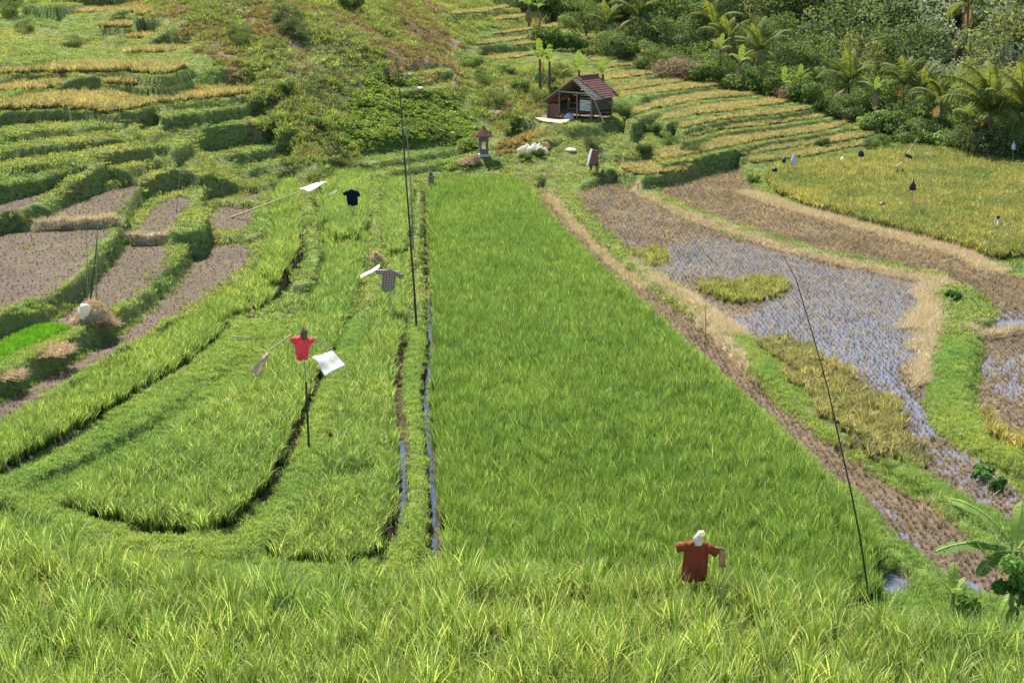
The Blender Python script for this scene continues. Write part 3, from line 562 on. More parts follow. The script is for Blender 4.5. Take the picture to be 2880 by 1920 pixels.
def stand(name, pts, coll, label, cat, size=1.0, sv=.2, tint=(1, 1, 1), tv=.15, tilt=.12, tmod=None, group=None, hmod=None, hs=1.0):
    n = len(pts)
    if n == 0: print('EMPTY', name, label); return
    g = np.random.default_rng(n); me = bpy.data.meshes.new(name); me.vertices.add(n); me.vertices.foreach_set('co', pts.astype(np.float32).ravel())
    a = me.attributes.new('pick', 'INT', 'POINT'); a.data.foreach_set('value', g.integers(0, 5, n).astype(np.int32))
    r = np.stack([g.normal(size=n)*tilt, g.normal(size=n)*tilt, g.random(n)*2*pi], 1).astype(np.float32)
    a = me.attributes.new('turn', 'FLOAT_VECTOR', 'POINT'); a.data.foreach_set('vector', r.ravel())
    s = size*(1+sv*(g.random(n)*2-1)); hz = s*(1+.18*(g.random(n)*2-1))
    if hmod is not None: s = s*hmod; hz = hz*hmod
    a = me.attributes.new('size', 'FLOAT_VECTOR', 'POINT'); a.data.foreach_set('vector', np.stack([s, s, hz*hs], 1).astype(np.float32).ravel())
    c = np.ones((n, 4), np.float32); c[:, :3] = np.array(tint)[None, :]*(1+tv*(g.random((n, 1))*2-1))
    if tmod is not None: c[:, :3] *= tmod
    a = me.attributes.new('tint', 'FLOAT_COLOR', 'POINT'); a.data.foreach_set('color', c.ravel())
    o = bpy.data.objects.new(name, me); COL.objects.link(o); md = o.modifiers.new('stand', 'NODES')
    if coll.name not in GN: GN[coll.name] = gn_tree(coll)
    md.node_group = GN[coll.name]; tag(o, label, cat, group, 'stuff'); return o
UM = .47
def pick(cond, sp, jit=.5, slope=False, far_thin=None, smax=None):
    """jittered rows of points over the cells where cond holds"""
    jj, ii = np.where(cond & (np.abs(GX/GY) < UM))
    if len(jj) == 0: return np.zeros((0, 3))
    x0, x1, y0, y1 = GX[jj, ii].min(), GX[jj, ii].max(), GY[jj, ii].min(), GY[jj, ii].max()
    s = sp/(1.7 if slope else 1); x = np.arange(x0, x1+s, s); y = np.arange(y0, y1+s, s); X, Y = np.meshgrid(x, y); X = X.ravel(); Y = Y.ravel()
    g = np.random.default_rng(len(X) % 9973); k = np.abs(X/Y) < UM; X = X[k]; Y = Y[k]
    X = X+s*jit*(g.random(len(X))-.5)*2; Y = Y+s*jit*(g.random(len(Y))-.5)*2
    j, i = idx(X, Y); j = np.round(j).astype(int); i = np.round(i).astype(int); ok = cond[j, i] & (Y > Y0)
    if slope: ok &= g.random(len(X)) < np.sqrt(1+SLOPE[j, i]**2)/2.9
    if smax is not None: ok &= SLOPE[j, i] < smax
    if far_thin: ok &= g.random(len(X)) < np.clip((far_thin/Y)**1.5, 0, 1)
    X = X[ok]; Y = Y[ok]; return np.stack([X, Y, HZ(X, Y)-.01], 1)
def CLS_AT(p): return np.ones(len(p), bool) & (p[:, 2] > RZ-.14) & (p[:, 2] < RZ)
def pat(p, f, s, a=1.0): return a*fbm(p[:, 0]*f, p[:, 1]*f, s)
def rice_stand(c, coll, sp, size, tint, label, name='rice_field', group=None, tvary=.22, hs=1.0, **kw):
    p = pick(CLS == c, sp, .32, **kw)
    if len(p) == 0: print('none', c); return
    v = pat(p, .35, c)+.5*pat(p, 1.2, c+3); tm = 1+tvary*v[:, None]*np.array([1.3, .7, .6])
    stand(name, p, coll, label, 'rice', size, .16, tint, .3, .045, tm, group, hmod=1+.12*pat(p, .5, c+7), hs=hs)
rice_stand(21, T_FRONT, .24, 1.06, (.96, .97, .92), 'tall rice with pale drooping heads filling the whole foreground', hs=1.16)
rice_stand(20, T_MID, .155, .95, (.70, .82, .77), 'bright green rice filling the wide central paddy that narrows into the distance', tvary=.17)
rice_stand(22, T_MIDY, .18, .92, (.77, .86, .82), 'yellow green rice strip between the straight grass bund and the furrow to its left')
rice_stand(23, T_MIDY, .18, .95, (.75, .85, .8), 'rice strip curving down to the reddish mud under the pink shirt scarecrow')
rice_stand(24, T_MIDY, .18, .9, (.78, .87, .76), 'narrow curved rice strip beside the ploughed brown paddies')
rice_stand(25, T_RIPE, .24, 1.0, (.78, .93, .8), 'broad yellowing rice field at the right below the palm trees', tvary=.4)
rice_stand(26, T_RIPE, .27, .68, (.9, .98, 1.0), 'uncut olive yellow rice wedge left in the harvested paddy')
rice_stand(27, T_RIPE, .26, .7, (.9, 1.05, .8), 'small island of uncut rice standing in the flooded stubble')
rice_stand(31, T_RIPE, .24, .85, (1.0, 1.05, .9), 'patch of uncut rice at the right edge beside the grass bund')
for c in range(40, 59): rice_stand(c, T_RIPE, .28, .95, (.93, .98, 1.1), 'ripe golden rice on a narrow step of the right hand terraces', 'rice_terrace', 'ripe rice on the right hand terraces', hs=.62)
for c in range(60, 67): rice_stand(c, T_RIPE, .28, 1.0, (1.0, 1.0, 1.1), 'ripe golden rice on a narrow step of the left hand terraces', 'rice_terrace', 'ripe rice on the left hand terraces', hs=.85)
rice_stand(70, T_RIPE, .3, .7, (.85, .75, .7), 'low brownish rice on the small terrace behind the little red roofed shrine', 'rice_terrace')
p = pick(CLS == STUB, .165, .3); t_ = 1+.3*pat(p, .5, 77)[:, None]
wet = p[:, 2] < RZ-.01; p[:, 2] = np.where(CLS_AT(p) , np.maximum(p[:, 2], RZ-.03), p[:, 2]); stand('stubble', p, T_STUB, 'cut rice stubble in rows over the harvested paddies on the right', 'stubble', .82, .3, (1.35, 1.42, 1.7), .5, .1, t_, hmod=np.where(wet, .85, 1.0))
p = pick(CLS == MUD, .42, .5); v_ = pat(p, .5, 15) > -.1; p = p[v_]
stand('paddy_weeds', p, T_TURF, 'sparse green sprouts in the ploughed mud paddies', 'weeds', .55, .4, (1.2, 1.0, .9), .3, .2)
p = pick(CLS == MUD, .2, .45)
stand('mud_stubble', p, T_STUB, 'short rotting stubble stuck in the ploughed mud', 'stubble', .36, .5, (.5, .45, .42), .4, .5)
p = pick(CLS == SEED, .13, .4); stand('seedbed', p, T_SEED, 'vivid green rice seedlings in the corner of a muddy paddy at left', 'seedlings', 1, .2)
NEAR = GY < 46; bank = (CLS == GRASS)
def gt(p): m = pat(p, .3, 61)+.4*pat(p, 1.1, 66); return 1+np.stack([.38*m, .16*m, .1*m], 1)
p = pick(bank & NEAR & (SLOPE < 1.3), .11, .5, True); stand('bund_grass', p, T_TURF, 'short cropped grass on the nearer bunds between the paddies', 'grass', 1.0, .35, (1.05, 1.05, 1), .22, .2, gt(p))
p = pick(bank & ~NEAR & (SLOPE < 1.0), .26, .5, True, 62); stand('terrace_grass', p, T_TURFF, 'short grass covering the farther terraces and bunds', 'grass', 1.05, .35, (1.05, 1.0, 1), .25, .2, gt(p))
p = pick(bank & (SLOPE >= 1.0), .22, .5, True, 85); nb = p[:, 1] < 48; stand('bank_growth', p[nb], T_DARK, 'leafy grass hanging over the sides of the nearer bunds', 'grass', .36, .35, (1.1, 1.1, 1), .3, .35, gt(p[nb])); p = p[~nb]; stand('bank_growth', p, T_DARK, 'leafy grass hanging down the steep terrace banks', 'grass', .5, .35, (.62, .72, .62), .3, .35, gt(p))  # farther bank plants tinted darker, painting shade into the steep risers
p = pick(CLS == STRAW, .17, .5, False); stand('straw', p, T_STRAW, 'pale cut straw strewn along the bunds and paddy edges', 'straw', .9, .3, (1, 1, 1), .2, .05)
p = pick((CLS == WEED) & (GY < 175), .4, .5, True); hd = pat(p, .25, 71)+.5*pat(p, .9, 72)
stand('hill_weeds', p[hd > -.2], T_WEED, 'mixed weeds and coarse grass on the untended hillside', 'weeds', .8, .5, (.97, 1.03, .85), .3, .2, (1+.4*hd[hd > -.2])[:, None])
q = p[hd <= .15]; stand('hill_dry_grass', q[::2], T_DRYG, 'dry straw coloured grass between the weeds of the hillside', 'dry grass', .8, .4, (.9, .8, .72), .3, .3)
p = pick(CLS == DRY, .42, .5, True); hd = pat(p, .3, 73)
stand('bare_slope_grass', p[hd < .25], T_DRYG, 'brownish dry grass on the bare patches of the hillside', 'dry grass', .7, .4, (.95, .78, .68), .3, .3); stand('bare_slope_weeds', p[hd > 0], T_WEED, 'low green weeds spreading over the bare hillside patches', 'weeds', .6, .5, (1.0, .95, .85), .3, .3)
p = pick(CLS == VINE, .24, .5, True); vv = pat(p, .4, 75); stand('creepers', p, T_VINE, 'bright green leafy creepers covering the slope behind the red roofed shrine', 'creepers', .62, .4, (1.3, 1.0, 1.2), .3, .15, (1+.35*vv)[:, None])
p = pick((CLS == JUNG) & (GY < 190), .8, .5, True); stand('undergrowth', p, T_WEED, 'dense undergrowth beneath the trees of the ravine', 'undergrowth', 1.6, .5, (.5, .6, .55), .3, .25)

p = pick((CLS == WEED) & (GY < 150), .42, .5, True); stand('hill_grass', p, T_TURFF, 'short olive grass between the weeds of the hillside', 'grass', 1.5, .4, (.95, .97, .85), .35, .25, (1+.35*pat(p, .3, 78))[:, None])

p = pick((CLS == DRY) & (GY < 150), .42, .5, True); stand('dry_turf', p, T_TURFF, 'short browned grass on the dry hillside patches', 'dry grass', 1.4, .4, (1.0, .72, .9), .35, .25, (1+.4*pat(p, .4, 79))[:, None])
# ------------------------------------------------------------------ trees
def crown_mesh(name, blobs, nleaf, lsz, c0, c1, rs, flat=1.0, long=1.0):
    """leaves spread through clumps; blobs (x, y, z, r)"""
    g = np.random.default_rng(rs); V = []; C = []
    for bx, by, bz, br in blobs:
        n = int(nleaf*br*br*6); d = g.normal(size=(n, 3)); d /= np.linalg.norm(d, axis=1)[:, None]; rad = br*(.45+.62*g.random((n, 1))**.6)
        P = np.array([bx, by, bz])+d*rad*np.array([1, 1, .75]); nrm = d*.8+g.normal(size=(n, 3))*.6*flat; nrm[:, 2] += .4; nrm /= np.linalg.norm(nrm, axis=1)[:, None]
        t = np.cross(nrm, g.normal(size=(n, 3))); t /= np.linalg.norm(t, axis=1)[:, None]; b = np.cross(nrm, t); s = lsz*(.55+.9*g.random((n, 1)))
        V.append(np.stack([P-t*s*long, P-b*s*.6, P+t*s*long, P+b*s*.6], 1).reshape(-1, 3)); mm = np.clip(.5+.28*g.normal(size=(n, 1))+.75*(g.random()-.5), 0, 1)
        C.append(np.repeat(np.array(c0)*(1-mm)+np.array(c1)*mm, 4, 0))
    V = np.concatenate(V); return mesh_np(name, V, np.arange(len(V)).reshape(-1, 4), np.concatenate(C))
def blobset(rs, n, rx, rz, r0, r1, low=-.3):
    g = np.random.default_rng(rs); out = []
    for _ in range(n):
        d = g.normal(size=3); d /= np.linalg.norm(d); d[2] = max(d[2], low); k = .35+.6*g.random()**.5
        out.append((d[0]*rx*k, d[1]*rx*k, d[2]*rz*k, r0+(r1-r0)*g.random()))
    return out
CROWNS = {}
def crowns(kind):
    if kind in CROWNS: return CROWNS[kind]
    P = {'dark': (26, 1, .85, .22, .4, 150, .035, (.07, .11, .04), (.24, .31, .13)),
         'olive': (26, 1, 1.0, .2, .36, 190, .032, (.12, .15, .045), (.34, .37, .14)),
         'grey': (30, 1, .9, .16, .34, 190, .03, (.15, .19, .12), (.40, .46, .32)),
         'mid': (24, 1, .9, .2, .4, 160, .034, (.08, .13, .035), (.27, .36, .12)),
         'shrub': (10, .8, .6, .3, .5, 130, .06, (.06, .11, .025), (.22, .32, .08)),
         'pale': (12, .8, .6, .3, .5, 110, .07, (.10, .17, .04), (.3, .42, .13)),
         'twig': (12, .9, .6, .25, .45, 60, .05, (.2, .15, .11), (.38, .3, .24))}[kind]
    n, rx, rz, r0, r1, nl, ls, c0, c1 = P; CROWNS[kind] = [crown_mesh(kind+'_crown', blobset(200+k, n, rx, rz, r0, r1), nl*2.2, ls, c0, c1, 300+k) for k in range(3)]; return CROWNS[kind]
def trunk_mesh(rs, limbs=6, r=.07):
    g = random.Random(rs); m = MB(); pts = [(0, 0, 0), (g.uniform(-.05, .05), g.uniform(-.05, .05), .4), (g.uniform(-.1, .1), g.uniform(-.1, .1), .8), (g.uniform(-.12, .12), g.uniform(-.12, .12), 1.25)]
    m.tube(pts, [r, r*.8, r*.6, r*.25], 7)
    for k in range(limbs):
        a = 2*pi*k/limbs+g.random(); z = g.uniform(.55, .95); b = (cos(a)*.35, sin(a)*.35, z+.3); c = (cos(a)*.65, sin(a)*.65, z+g.uniform(.35, .6)); m.tube([(0, 0, z), b, c], [r*.45, r*.28, r*.1], 5)
    me = bpy.data.meshes.new('trunk'); me.from_pydata(m.v, [], m.f); me.update(); me.materials.append(M_BARK); return me
TRUNKS = [trunk_mesh(k) for k in range(3)]
TN = [0]
def tree(kind, px, py, Y, r, label, cat='tree', name='broadleaf_tree', group=None, lens=1.0, rxy=1.0, base=None):
    c = AT(px, py, Y); g = h1(c.x, c.y); H = max(c.z-g, r*.55); k = TN[0]; TN[0] += 1
    t = empty(name, (c.x, c.y, g-.1), random.uniform(0, 6.28), label, cat, group)
    tr = ob('trunk', TRUNKS[k % 3], None, t); tr.scale = (r, r, H)
    cm = crowns(kind)[k % 3]
    cw = ob('crown', cm, M_TREE, t, (0, 0, H+.1)); cw.scale = (r*rxy, r*rxy, r*lens); cw.rotation_euler = (0, 0, k*1.3)
    return t
def bush(kind, px, py, r, label, group=None, Y=None, lens=.9, cat='shrub', name='shrub'):
    p = GP(px, py) if Y is None else AT(px, py, Y)
    z = h1(p.x, p.y); k = TN[0]; TN[0] += 1
    t = empty(name, (p.x, p.y, z-.05), random.uniform(0, 6.28), label, cat, group)
    st = ob('stem', TRUNKS[k % 3], None, t); st.scale = (r*.5, r*.5, r*.5)
    c = ob('crown', crowns(kind)[k % 3], M_TREE, t, (0, 0, r*.5)); c.scale = (r, r, r*lens); return t
W_ = 'trees of the wooded hillside'
BIG = [('dark', 1600, 62, 150, 5.2, 'dark leafy tree behind the palms at the head of the ravine'), ('mid', 1540, 55, 146, 4.4, 'mid green tree standing left of the tall yellowish palm'), ('dark', 1850, 58, 150, 5.4, 'dark rounded tree above the banana clump'),
       ('dark', 1955, 105, 135, 5.0, 'wide dark tree with pale olive leaf clumps above the ravine palms'), ('olive', 1975, 165, 128, 3.6, 'olive tinted lower tree spreading in front of the wide dark tree'), ('dark', 2085, 130, 130, 4.4, 'dark tree with a tall bare trunk showing beneath its crown'),
       ('dark', 2080, 25, 150, 6.0, 'very dark tree at the top edge right of centre'), ('grey', 2215, 95, 132, 5.6, 'large grey green tree with soft feathery foliage'), ('grey', 2180, 215, 122, 3.6, 'lower grey green tree with bare twigs on its shaded side'),
       ('olive', 2325, 175, 112, 5.2, 'tall olive yellow tree leaning in from the right edge'), ('olive', 2275, 235, 108, 3.4, 'smaller olive yellow tree below the leaning one'), ('dark', 2340, 45, 138, 5.5, 'blue green dark tree in the top right corner'),
       ('mid', 1490, 22, 150, 4.2, 'loose mid green tree at the top edge left of the tall palm'), ('olive', 1380, 18, 152, 3.4, 'olive tree above the upper ripe terraces'), ('mid', 1330, 30, 146, 2.6, 'small tree at the end of the upper ripe terraces'), ('dark', 1260, 5, 150, 3.2, 'dark tree behind the stacked banana stems at the top edge'),
       ('olive', 1700, 30, 150, 4.2, 'sunlit olive tree between the palms'), ('mid', 1780, 95, 142, 3.6, 'mid green tree behind the arching pale palm'), ('dark', 2360, 265, 96, 2.8, 'deeply shaded tree behind the big coconut palms at the right'), ('mid', 2140, 250, 108, 2.6, 'bushy tree between two short palms'), ('mid', 2030, 235, 112, 2.8, 'bushy tree behind the banana clump at the terrace ends')]
for kd, px, py, Y, r, lb in BIG: tree(kd, px, py, Y, r, lb, group=W_, lens=1.0)
g = random.Random(5); fl = ['dark', 'mid', 'grey', 'olive', 'dark']
for row, (Y, zt) in enumerate([(158, -8), (172, -22), (188, -40)]):
    n = 12
    for k in range(n):
        px = 1230+(2460-1230)*(k+.5*(row % 2))/n+g.uniform(-25, 25); kd = fl[(k*3+row) % 5]
        tree(kd, px, g.uniform(20, 60)-row*18, Y+g.uniform(-4, 4), g.uniform(5.5, 7), ['nearest', 'middle', 'highest'][row]+' row tree of the far wooded hillside, number '+['one', 'two', 'three', 'four', 'five', 'six', 'seven', 'eight', 'nine', 'ten', 'eleven', 'twelve'][k]+' counted from the left', group='background trees of the wooded hillside')
# shrubs along the ends of the ripe terraces
ES = [(1265, 30, 1.3, 'shrub', 124), (1320, 48, 1.2, 'shrub', 124), (1395, 62, 1.6, 'mid', 125), (1430, 92, 1.3, 'shrub', 126), (1500, 92, 1.6, 'mid', 122), (1540, 120, 1.4, 'twig', 119), (1580, 130, 1.4, 'twig', 118), (1600, 110, 1.8, 'mid', 122), (1625, 152, 1.2, 'shrub', 116), (1660, 150, 1.3, 'mid', 117),
      (1700, 165, 1.2, 'pale', 114), (1740, 165, 1.4, 'mid', 114), (1770, 178, 1.3, 'shrub', 112), (1790, 140, 1.7, 'mid', 118), (1815, 195, 1.0, 'twig', 110), (1860, 205, 1.3, 'shrub', 109), (1890, 180, 1.7, 'mid', 112), (1905, 215, 1.1, 'mid', 107.5), (1950, 232, 1.2, 'dark', 107), (1985, 225, 1.3, 'shrub', 107),
      (2015, 255, 1.1, 'pale', 104), (2050, 262, 1.2, 'dark', 103), (2085, 275, 1.3, 'shrub', 102), (2100, 240, 1.6, 'mid', 105), (2120, 300, 1.2, 'dark', 99.5), (2150, 295, 1.1, 'pale', 98.5), (2175, 275, 1.4, 'shrub', 100), (2215, 295, 1.3, 'pale', 97), (2200, 325, .9, 'dark', 96.5), (2240, 330, 1.5, 'dark', 94.5), (2265, 300, 1.5, 'mid', 96), (2285, 345, 1.3, 'dark', 92), (2320, 325, 1.7, 'dark', 92), (2345, 352, 1.4, 'dark', 90.5), (2380, 345, 1.8, 'dark', 91), (2430, 350, 1.9, 'mid', 92)]
KN = {'shrub': 'leafy green', 'mid': 'bushy mid green', 'twig': 'dry twiggy brown', 'pale': 'pale broad leaved', 'dark': 'dark shaded'}
def rel(px, py, lst):
    best = sorted(lst, key=lambda e: (e[0]-px)**2+(e[1]-py)**2)[0]; dx, dy = px-best[0], py-best[1]
    return ('right of' if dx > 0 else 'left of') if abs(dx) > abs(dy)*.7 else ('below' if dy > 0 else 'above'), best[2]
LM = [(1468, 42, 'the tall yellowish palm'), (1395, 58, 'the small upper palm'), (1640, 60, 'the dark upright palm'), (1672, 95, 'the arching pale palm'), (1745, 118, 'the yellowing palm'), (1838, 190, 'the large banana plant'), (1950, 195, 'the brownish palm'), (2078, 195, 'the orange tinted palm'), (2118, 205, 'the palm with a dead frond'),
      (2162, 235, 'the slender palm'), (2275, 262, 'the large coconut palm'), (2355, 262, 'the palm at the right edge'), (1215, 20, 'the dead leaved banana stems'), (1555, 125, 'the dry twigs'), (2010, 215, 'the bare stemmed banana'), (2240, 320, 'the low palm shoot')]
used = {}
for px, py, r, kd, Y in ES:
    a_, b_ = rel(px, py, LM); lb = KN[kd]+' shrub '+a_+' '+b_
    used[lb] = used.get(lb, 0)+1
    if used[lb] > 1: lb = ('smaller ' if r < 1.35 else 'wider ')+lb+(' by the rice' if used[lb] < 3 else ' farther back')
    bush(kd, px, py, r*1.35, lb, 'ravine edge shrubs', Y=Y)
for px, py, Y, r, kd, lb in [(1345, 50, 133, 2.2, 'mid', 'bushy tree above the end of the third ripe terrace'), (1440, 95, 131, 2.0, 'dark', 'low dark tree between the two upper palms'), (1520, 85, 130, 2.6, 'mid', 'tree behind the dry twigs'), (1590, 95, 129, 2.5, 'dark', 'dark low tree right behind the dry twigs'), (1700, 120, 124, 2.4, 'olive', 'olive low tree between arching and yellowing palms'), (1800, 140, 123, 2.6, 'dark', 'dark low tree left behind the large banana plant'), (1880, 150, 121, 2.6, 'mid', 'low tree right behind the large banana plant'),
                             (1960, 215, 117, 2.2, 'dark', 'dark low tree behind the brownish palm'), (2060, 240, 113, 2.2, 'dark', 'dark low tree behind the bare stemmed banana'), (2180, 270, 105, 2.2, 'mid', 'low tree between the slender palm and the coconut palm'), (2240, 240, 104, 2.4, 'olive', 'olive low tree left of the large coconut palm crown'), (2320, 290, 98, 2.2, 'dark', 'dark low tree between the two large coconut palms'), (2400, 300, 97, 2.6, 'dark', 'dark low tree cut by the right edge')]: tree(kd, px, py, Y, r, lb, group='low trees of the ravine edge')
# ------------------------------------------------------------------ palms
def frond_mesh(rs, L=3.0, up=1.1, droop=1.9, dry=0):
    g = np.random.default_rng(rs); n = 16; ang = up; p = np.array([0., 0, 0]); pts = [p.copy()]
    for k in range(n): p = p+np.array([cos(ang), 0, sin(ang)])*L/n; ang -= droop/n*(.5+k/n); pts.append(p.copy())
    V = []; Fq = []; C = []
    def quad(a, b, c, d, col): m = len(V); V.extend([a, b, c, d]); Fq.append((m, m+1, m+2, m+3)); C.extend([col]*4)
    for k in range(n):
        w = .035*(1-k/n)+.008; y = np.array([0, w, 0]); z = np.array([0, 0, w*.7]); rc = (.32, .30, .10)
        quad(pts[k]-y, pts[k]+y, pts[k+1]+y, pts[k+1]-y, rc); quad(pts[k]-z, pts[k]+z, pts[k+1]+z, pts[k+1]-z, rc)
    for k in range(2*n+8):
        t = (k+3)/(2*n+11); i = min(int(t*n), n-1); q = pts[i]+(pts[i+1]-pts[i])*(t*n-i); tan = (pts[i+1]-pts[i]); tan /= np.linalg.norm(tan)
        ll = L*.26*(sin(pi*min(1, t*.92+.12))**.6)
        for s in (-1, 1):
            out = np.array([0, s, 0])*.8+tan*.62+np.array([0, 0, -.12]); out /= np.linalg.norm(out); sg = ll*(1+.15*g.normal()); wv = tan*.035
            m1 = q+out*sg*.5+np.array([0, 0, -.04*sg]); e = q+out*sg*.85+np.array([0, 0, -.5*sg*(.6+.6*g.random())]); a = g.random()
            col = np.array((.08, .12, .03))*(1-a)+np.array((.25, .29, .08))*a if not dry else np.array((.3, .22, .12))*(.8+.4*a)
            quad(q-wv, q+wv, m1+wv, m1-wv, col); quad(m1-wv, m1+wv, e+wv*.25, e-wv*.25, col)
    me = mesh_np('frond', np.array(V), np.array(Fq), np.array(C)); me.materials.append(M_TREE); return me
FR = [frond_mesh(1, 3, 1.25, 1.5), frond_mesh(2, 3, 1.0, 1.9), frond_mesh(3, 3, .7, 2.0), frond_mesh(4, 2.9, 1.4, 1.2), frond_mesh(5, 2.4, -.2, 1.4, 1)]
M_PALM = mat('palm_bark', (.17, .14, .11), .9, .35, 12, .02)
def palm(px, py, Y, sc, n, label):
    c = AT(px, py, Y); z = h1(c.x, c.y); H = max(c.z-z, .6); t = empty('palm_tree', (c.x, c.y, z-.1), 0, label, 'palm tree', 'palms of the ravine')
    m = MB(); b = random.uniform(-.3, .3); m.tube([(0, 0, 0), (b*.3, 0, H*.35), (b*.6, .05, H*.7), (0, 0, H+.1)], [.17, .13, .11, .1], 8); m.build('trunk', M_PALM, t)
    for k in range(n):
        f = ob('frond', FR[4] if (k == n-1 and n > 10) else FR[k % 4], None, t, (0, 0, H)); s = sc*random.uniform(1.0, 1.35); f.scale = (s, s, s); f.rotation_euler = (random.uniform(-.15, .15), random.uniform(-.35, .15)+(.25 if k % 4 == 2 else 0), k*2.399+random.uniform(-.2, .2))
PL = [(1468, 42, 132, 1.0, 13, 'tall yellowish coconut palm rising above the upper terraces'), (1395, 58, 130, .7, 10, 'small palm at the end of the upper ripe terraces'), (1640, 60, 128, .95, 12, 'dark upright palm behind the arching pale fronds'), (1672, 95, 120, .8, 11, 'palm with pale arching fronds at the terrace ends'),
      (1745, 118, 117, .9, 12, 'palm left of the banana clump with fronds turning yellow'), (1950, 195, 110, 1.0, 13, 'brownish palm hanging over the curved terrace ends'), (2078, 195, 108, .85, 12, 'orange tinted palm beside the tall bare trunk'), (2118, 205, 106, .7, 10, 'short palm with a dead drooping frond'),
      (2162, 235, 100, .85, 12, 'slender palm with yellow young fronds above the pole'), (2275, 262, 93, 1.25, 15, 'large coconut palm with long arching pale fronds at the right'), (2355, 262, 91, 1.2, 15, 'large coconut palm cut by the right edge'), (2225, 10, 125, 1.0, 12, 'palm crown showing against the grey green tree at the top edge'), (2240, 320, 94, .6, 9, 'low palm shoot with a hanging frond beside the ripe field')]
for a in PL: palm(*a)
# ------------------------------------------------------------------ banana plants
def banana_leaf(rs, L=1.6, Wd=.42, up=1.0, droop=1.4, c0=(.12, .22, .04), c1=(.3, .42, .1)):
    g = np.random.default_rng(rs); n = 26; ang = up; p = np.array([0., 0, 0]); pts = [p.copy()]
    for k in range(n): p = p+np.array([cos(ang), 0, sin(ang)])*L/n; ang -= droop/n*(.4+1.2*k/n); pts.append(p.copy())
    V = []; Fq = []; C = []
    def quad(a, b, c, d, col): m = len(V); V.extend([a, b, c, d]); Fq.append((m, m+1, m+2, m+3)); C.extend([col]*4)
    def prof(t): return 0 if t < .14 else Wd*.5*min(1, ((t-.14)/.18))**.7*(1 if t < .75 else sqrt(max(0, 1-((t-.75)/.26)**2)))
    fold = {1: .25, -1: .35}
    for k in range(n):
        y = np.array([0, .016, 0]); z = np.array([0, 0, .014]); quad(pts[k]-y+z, pts[k]+y+z, pts[k+1]+y+z, pts[k+1]-y+z, (.34, .42, .16))
        for s in (-1, 1):
            torn = g.random() < .16; f0 = prof(k/n); f1 = prof((k+1)/n); a = g.random()*.5+.3; col = np.array(c0)*(1-a)+np.array(c1)*a; dz = .12+.3*g.random()*(1 if torn else .25)
            sh = (pts[k+1]-pts[k])*(.35 if torn else 0)
            quad(pts[k], pts[k+1]-sh, pts[k+1]-sh+np.array([0, s*f1, -f1*dz]), pts[k]+np.array([0, s*f0, -f0*dz]), col)
    me = mesh_np('leaf', np.array(V), np.array(Fq), np.array(C)); me.materials.append(M_TREE); return me
BL = [banana_leaf(k, 1.5, .42, u, d) for k, (u, d) in enumerate([(1.25, 1.3), (.95, 1.6), (1.4, .6), (.7, 1.5)])]
BLY = banana_leaf(9, 1.4, .4, .6, 1.8, (.5, .38, .06), (.7, .52, .1)); BLD = banana_leaf(8, 1.2, .3, -.4, 1.2, (.24, .16, .09), (.4, .3, .18))
M_STEMG = mat('green_stem', (.2, .26, .09), .6, .35, 6, .01)
M_STEM = mat('banana_stem', (.2, .17, .1), .8, .45, 6, .02, col2=(.1, .065, .05))
def banana(p, H, sc, leaves, label, r=.12, group=None):
    t = empty('banana_plant', (p[0], p[1], h1(p[0], p[1])-.05), 0, label, 'banana plant', group)
    m = MB(); m.tube([(0, 0, 0), (.03, 0, H*.5), (0, .02, H)], [r, r*.85, r*.55], 8); m.build('stem', M_STEM, t)
    for me, az, tilt, s in leaves:
        o = ob('leaf', me, None, t, (0, 0, H-.05)); o.scale = (sc*s,)*3; o.rotation_euler = (0, tilt, az)
    return t
def lvs(rs, n, extra=()):
    q = random.Random(rs); return [(BL[k % 4], k*2.399+q.uniform(-.3, .3), q.uniform(-.15, .2), q.uniform(.8, 1.15)) for k in range(n)]+list(extra)
def aty(px, py, Y): c = AT(px, py, Y); return (c.x, c.y, c.z)
for px, py, Y, H, n, ex, lb in [(1240, 145, 101, 1.6, 6, [(BLD, 1, .4, 1)], 'tall banana plant with one dark broad leaf to the left, behind the hut'), (1262, 150, 101.5, 1.3, 5, [], 'banana plant with pale upright leaves beside the tall one behind the hut'),
                           (1330, 170, 96.5, 1.3, 6, [(BLY, 3.0, .1, 1)], 'banana plant with a yellow leaf directly behind the hut ridge'), (1385, 180, 95.5, 1.7, 6, [(BLD, 4, .5, 1)], 'banana plant right behind the hut roof with a tall rolled leaf'),
                           (1838, 190, 111, 2.2, 7, [(BLD, .5, .5, 1.2), (BLD, 2.5, .5, 1.2)], 'large banana plant with bluish leaves at the end of the terraces'), (1800, 200, 111, 1.6, 6, [(BLD, 3.5, .5, 1.2)], 'banana plant with dead hanging leaves left of the large one'),
                           (1215, 20, 136, 1.8, 5, [(BLD, 4.2, .6, 1.4), (BLD, 5, .6, 1.4), (BLD, 2, .6, 1.2)], 'banana stem wrapped in dead grey leaves at the top edge'), (1236, 25, 136, 1.9, 4, [(BLD, 4.2, .6, 1.4), (BLD, 5.3, .6, 1.4)], 'second banana stem with hanging dead leaves at the top edge'),
                           (1655, 120, 117, 1.5, 5, [(BLD, 4, .5, 1.2)], 'banana plant among the dry twigs at the terrace ends'), (2232, 275, 95, 1.6, 6, [(BLD, 4.5, .5, 1)], 'banana plant with striped torn leaves left of the big palm'), (1700, 150, 114, 1.2, 5, [(BLD, 4.2, .5, 1.2)], 'short banana plant among shrubs by the curved terraces'),
                           (2010, 215, 106, 1.5, 5, [(BLD, 4.5, .5, 1.2)], 'banana plant with bare brown stems above the last ripe terrace')]:
    p = AT(px, py, Y); H_ = max(.8, p.z-h1(p.x, p.y)+.3); banana(p, min(H_, 4), 1.0, lvs(px, n, ex), lb, .14, 'banana plants at the terraces')
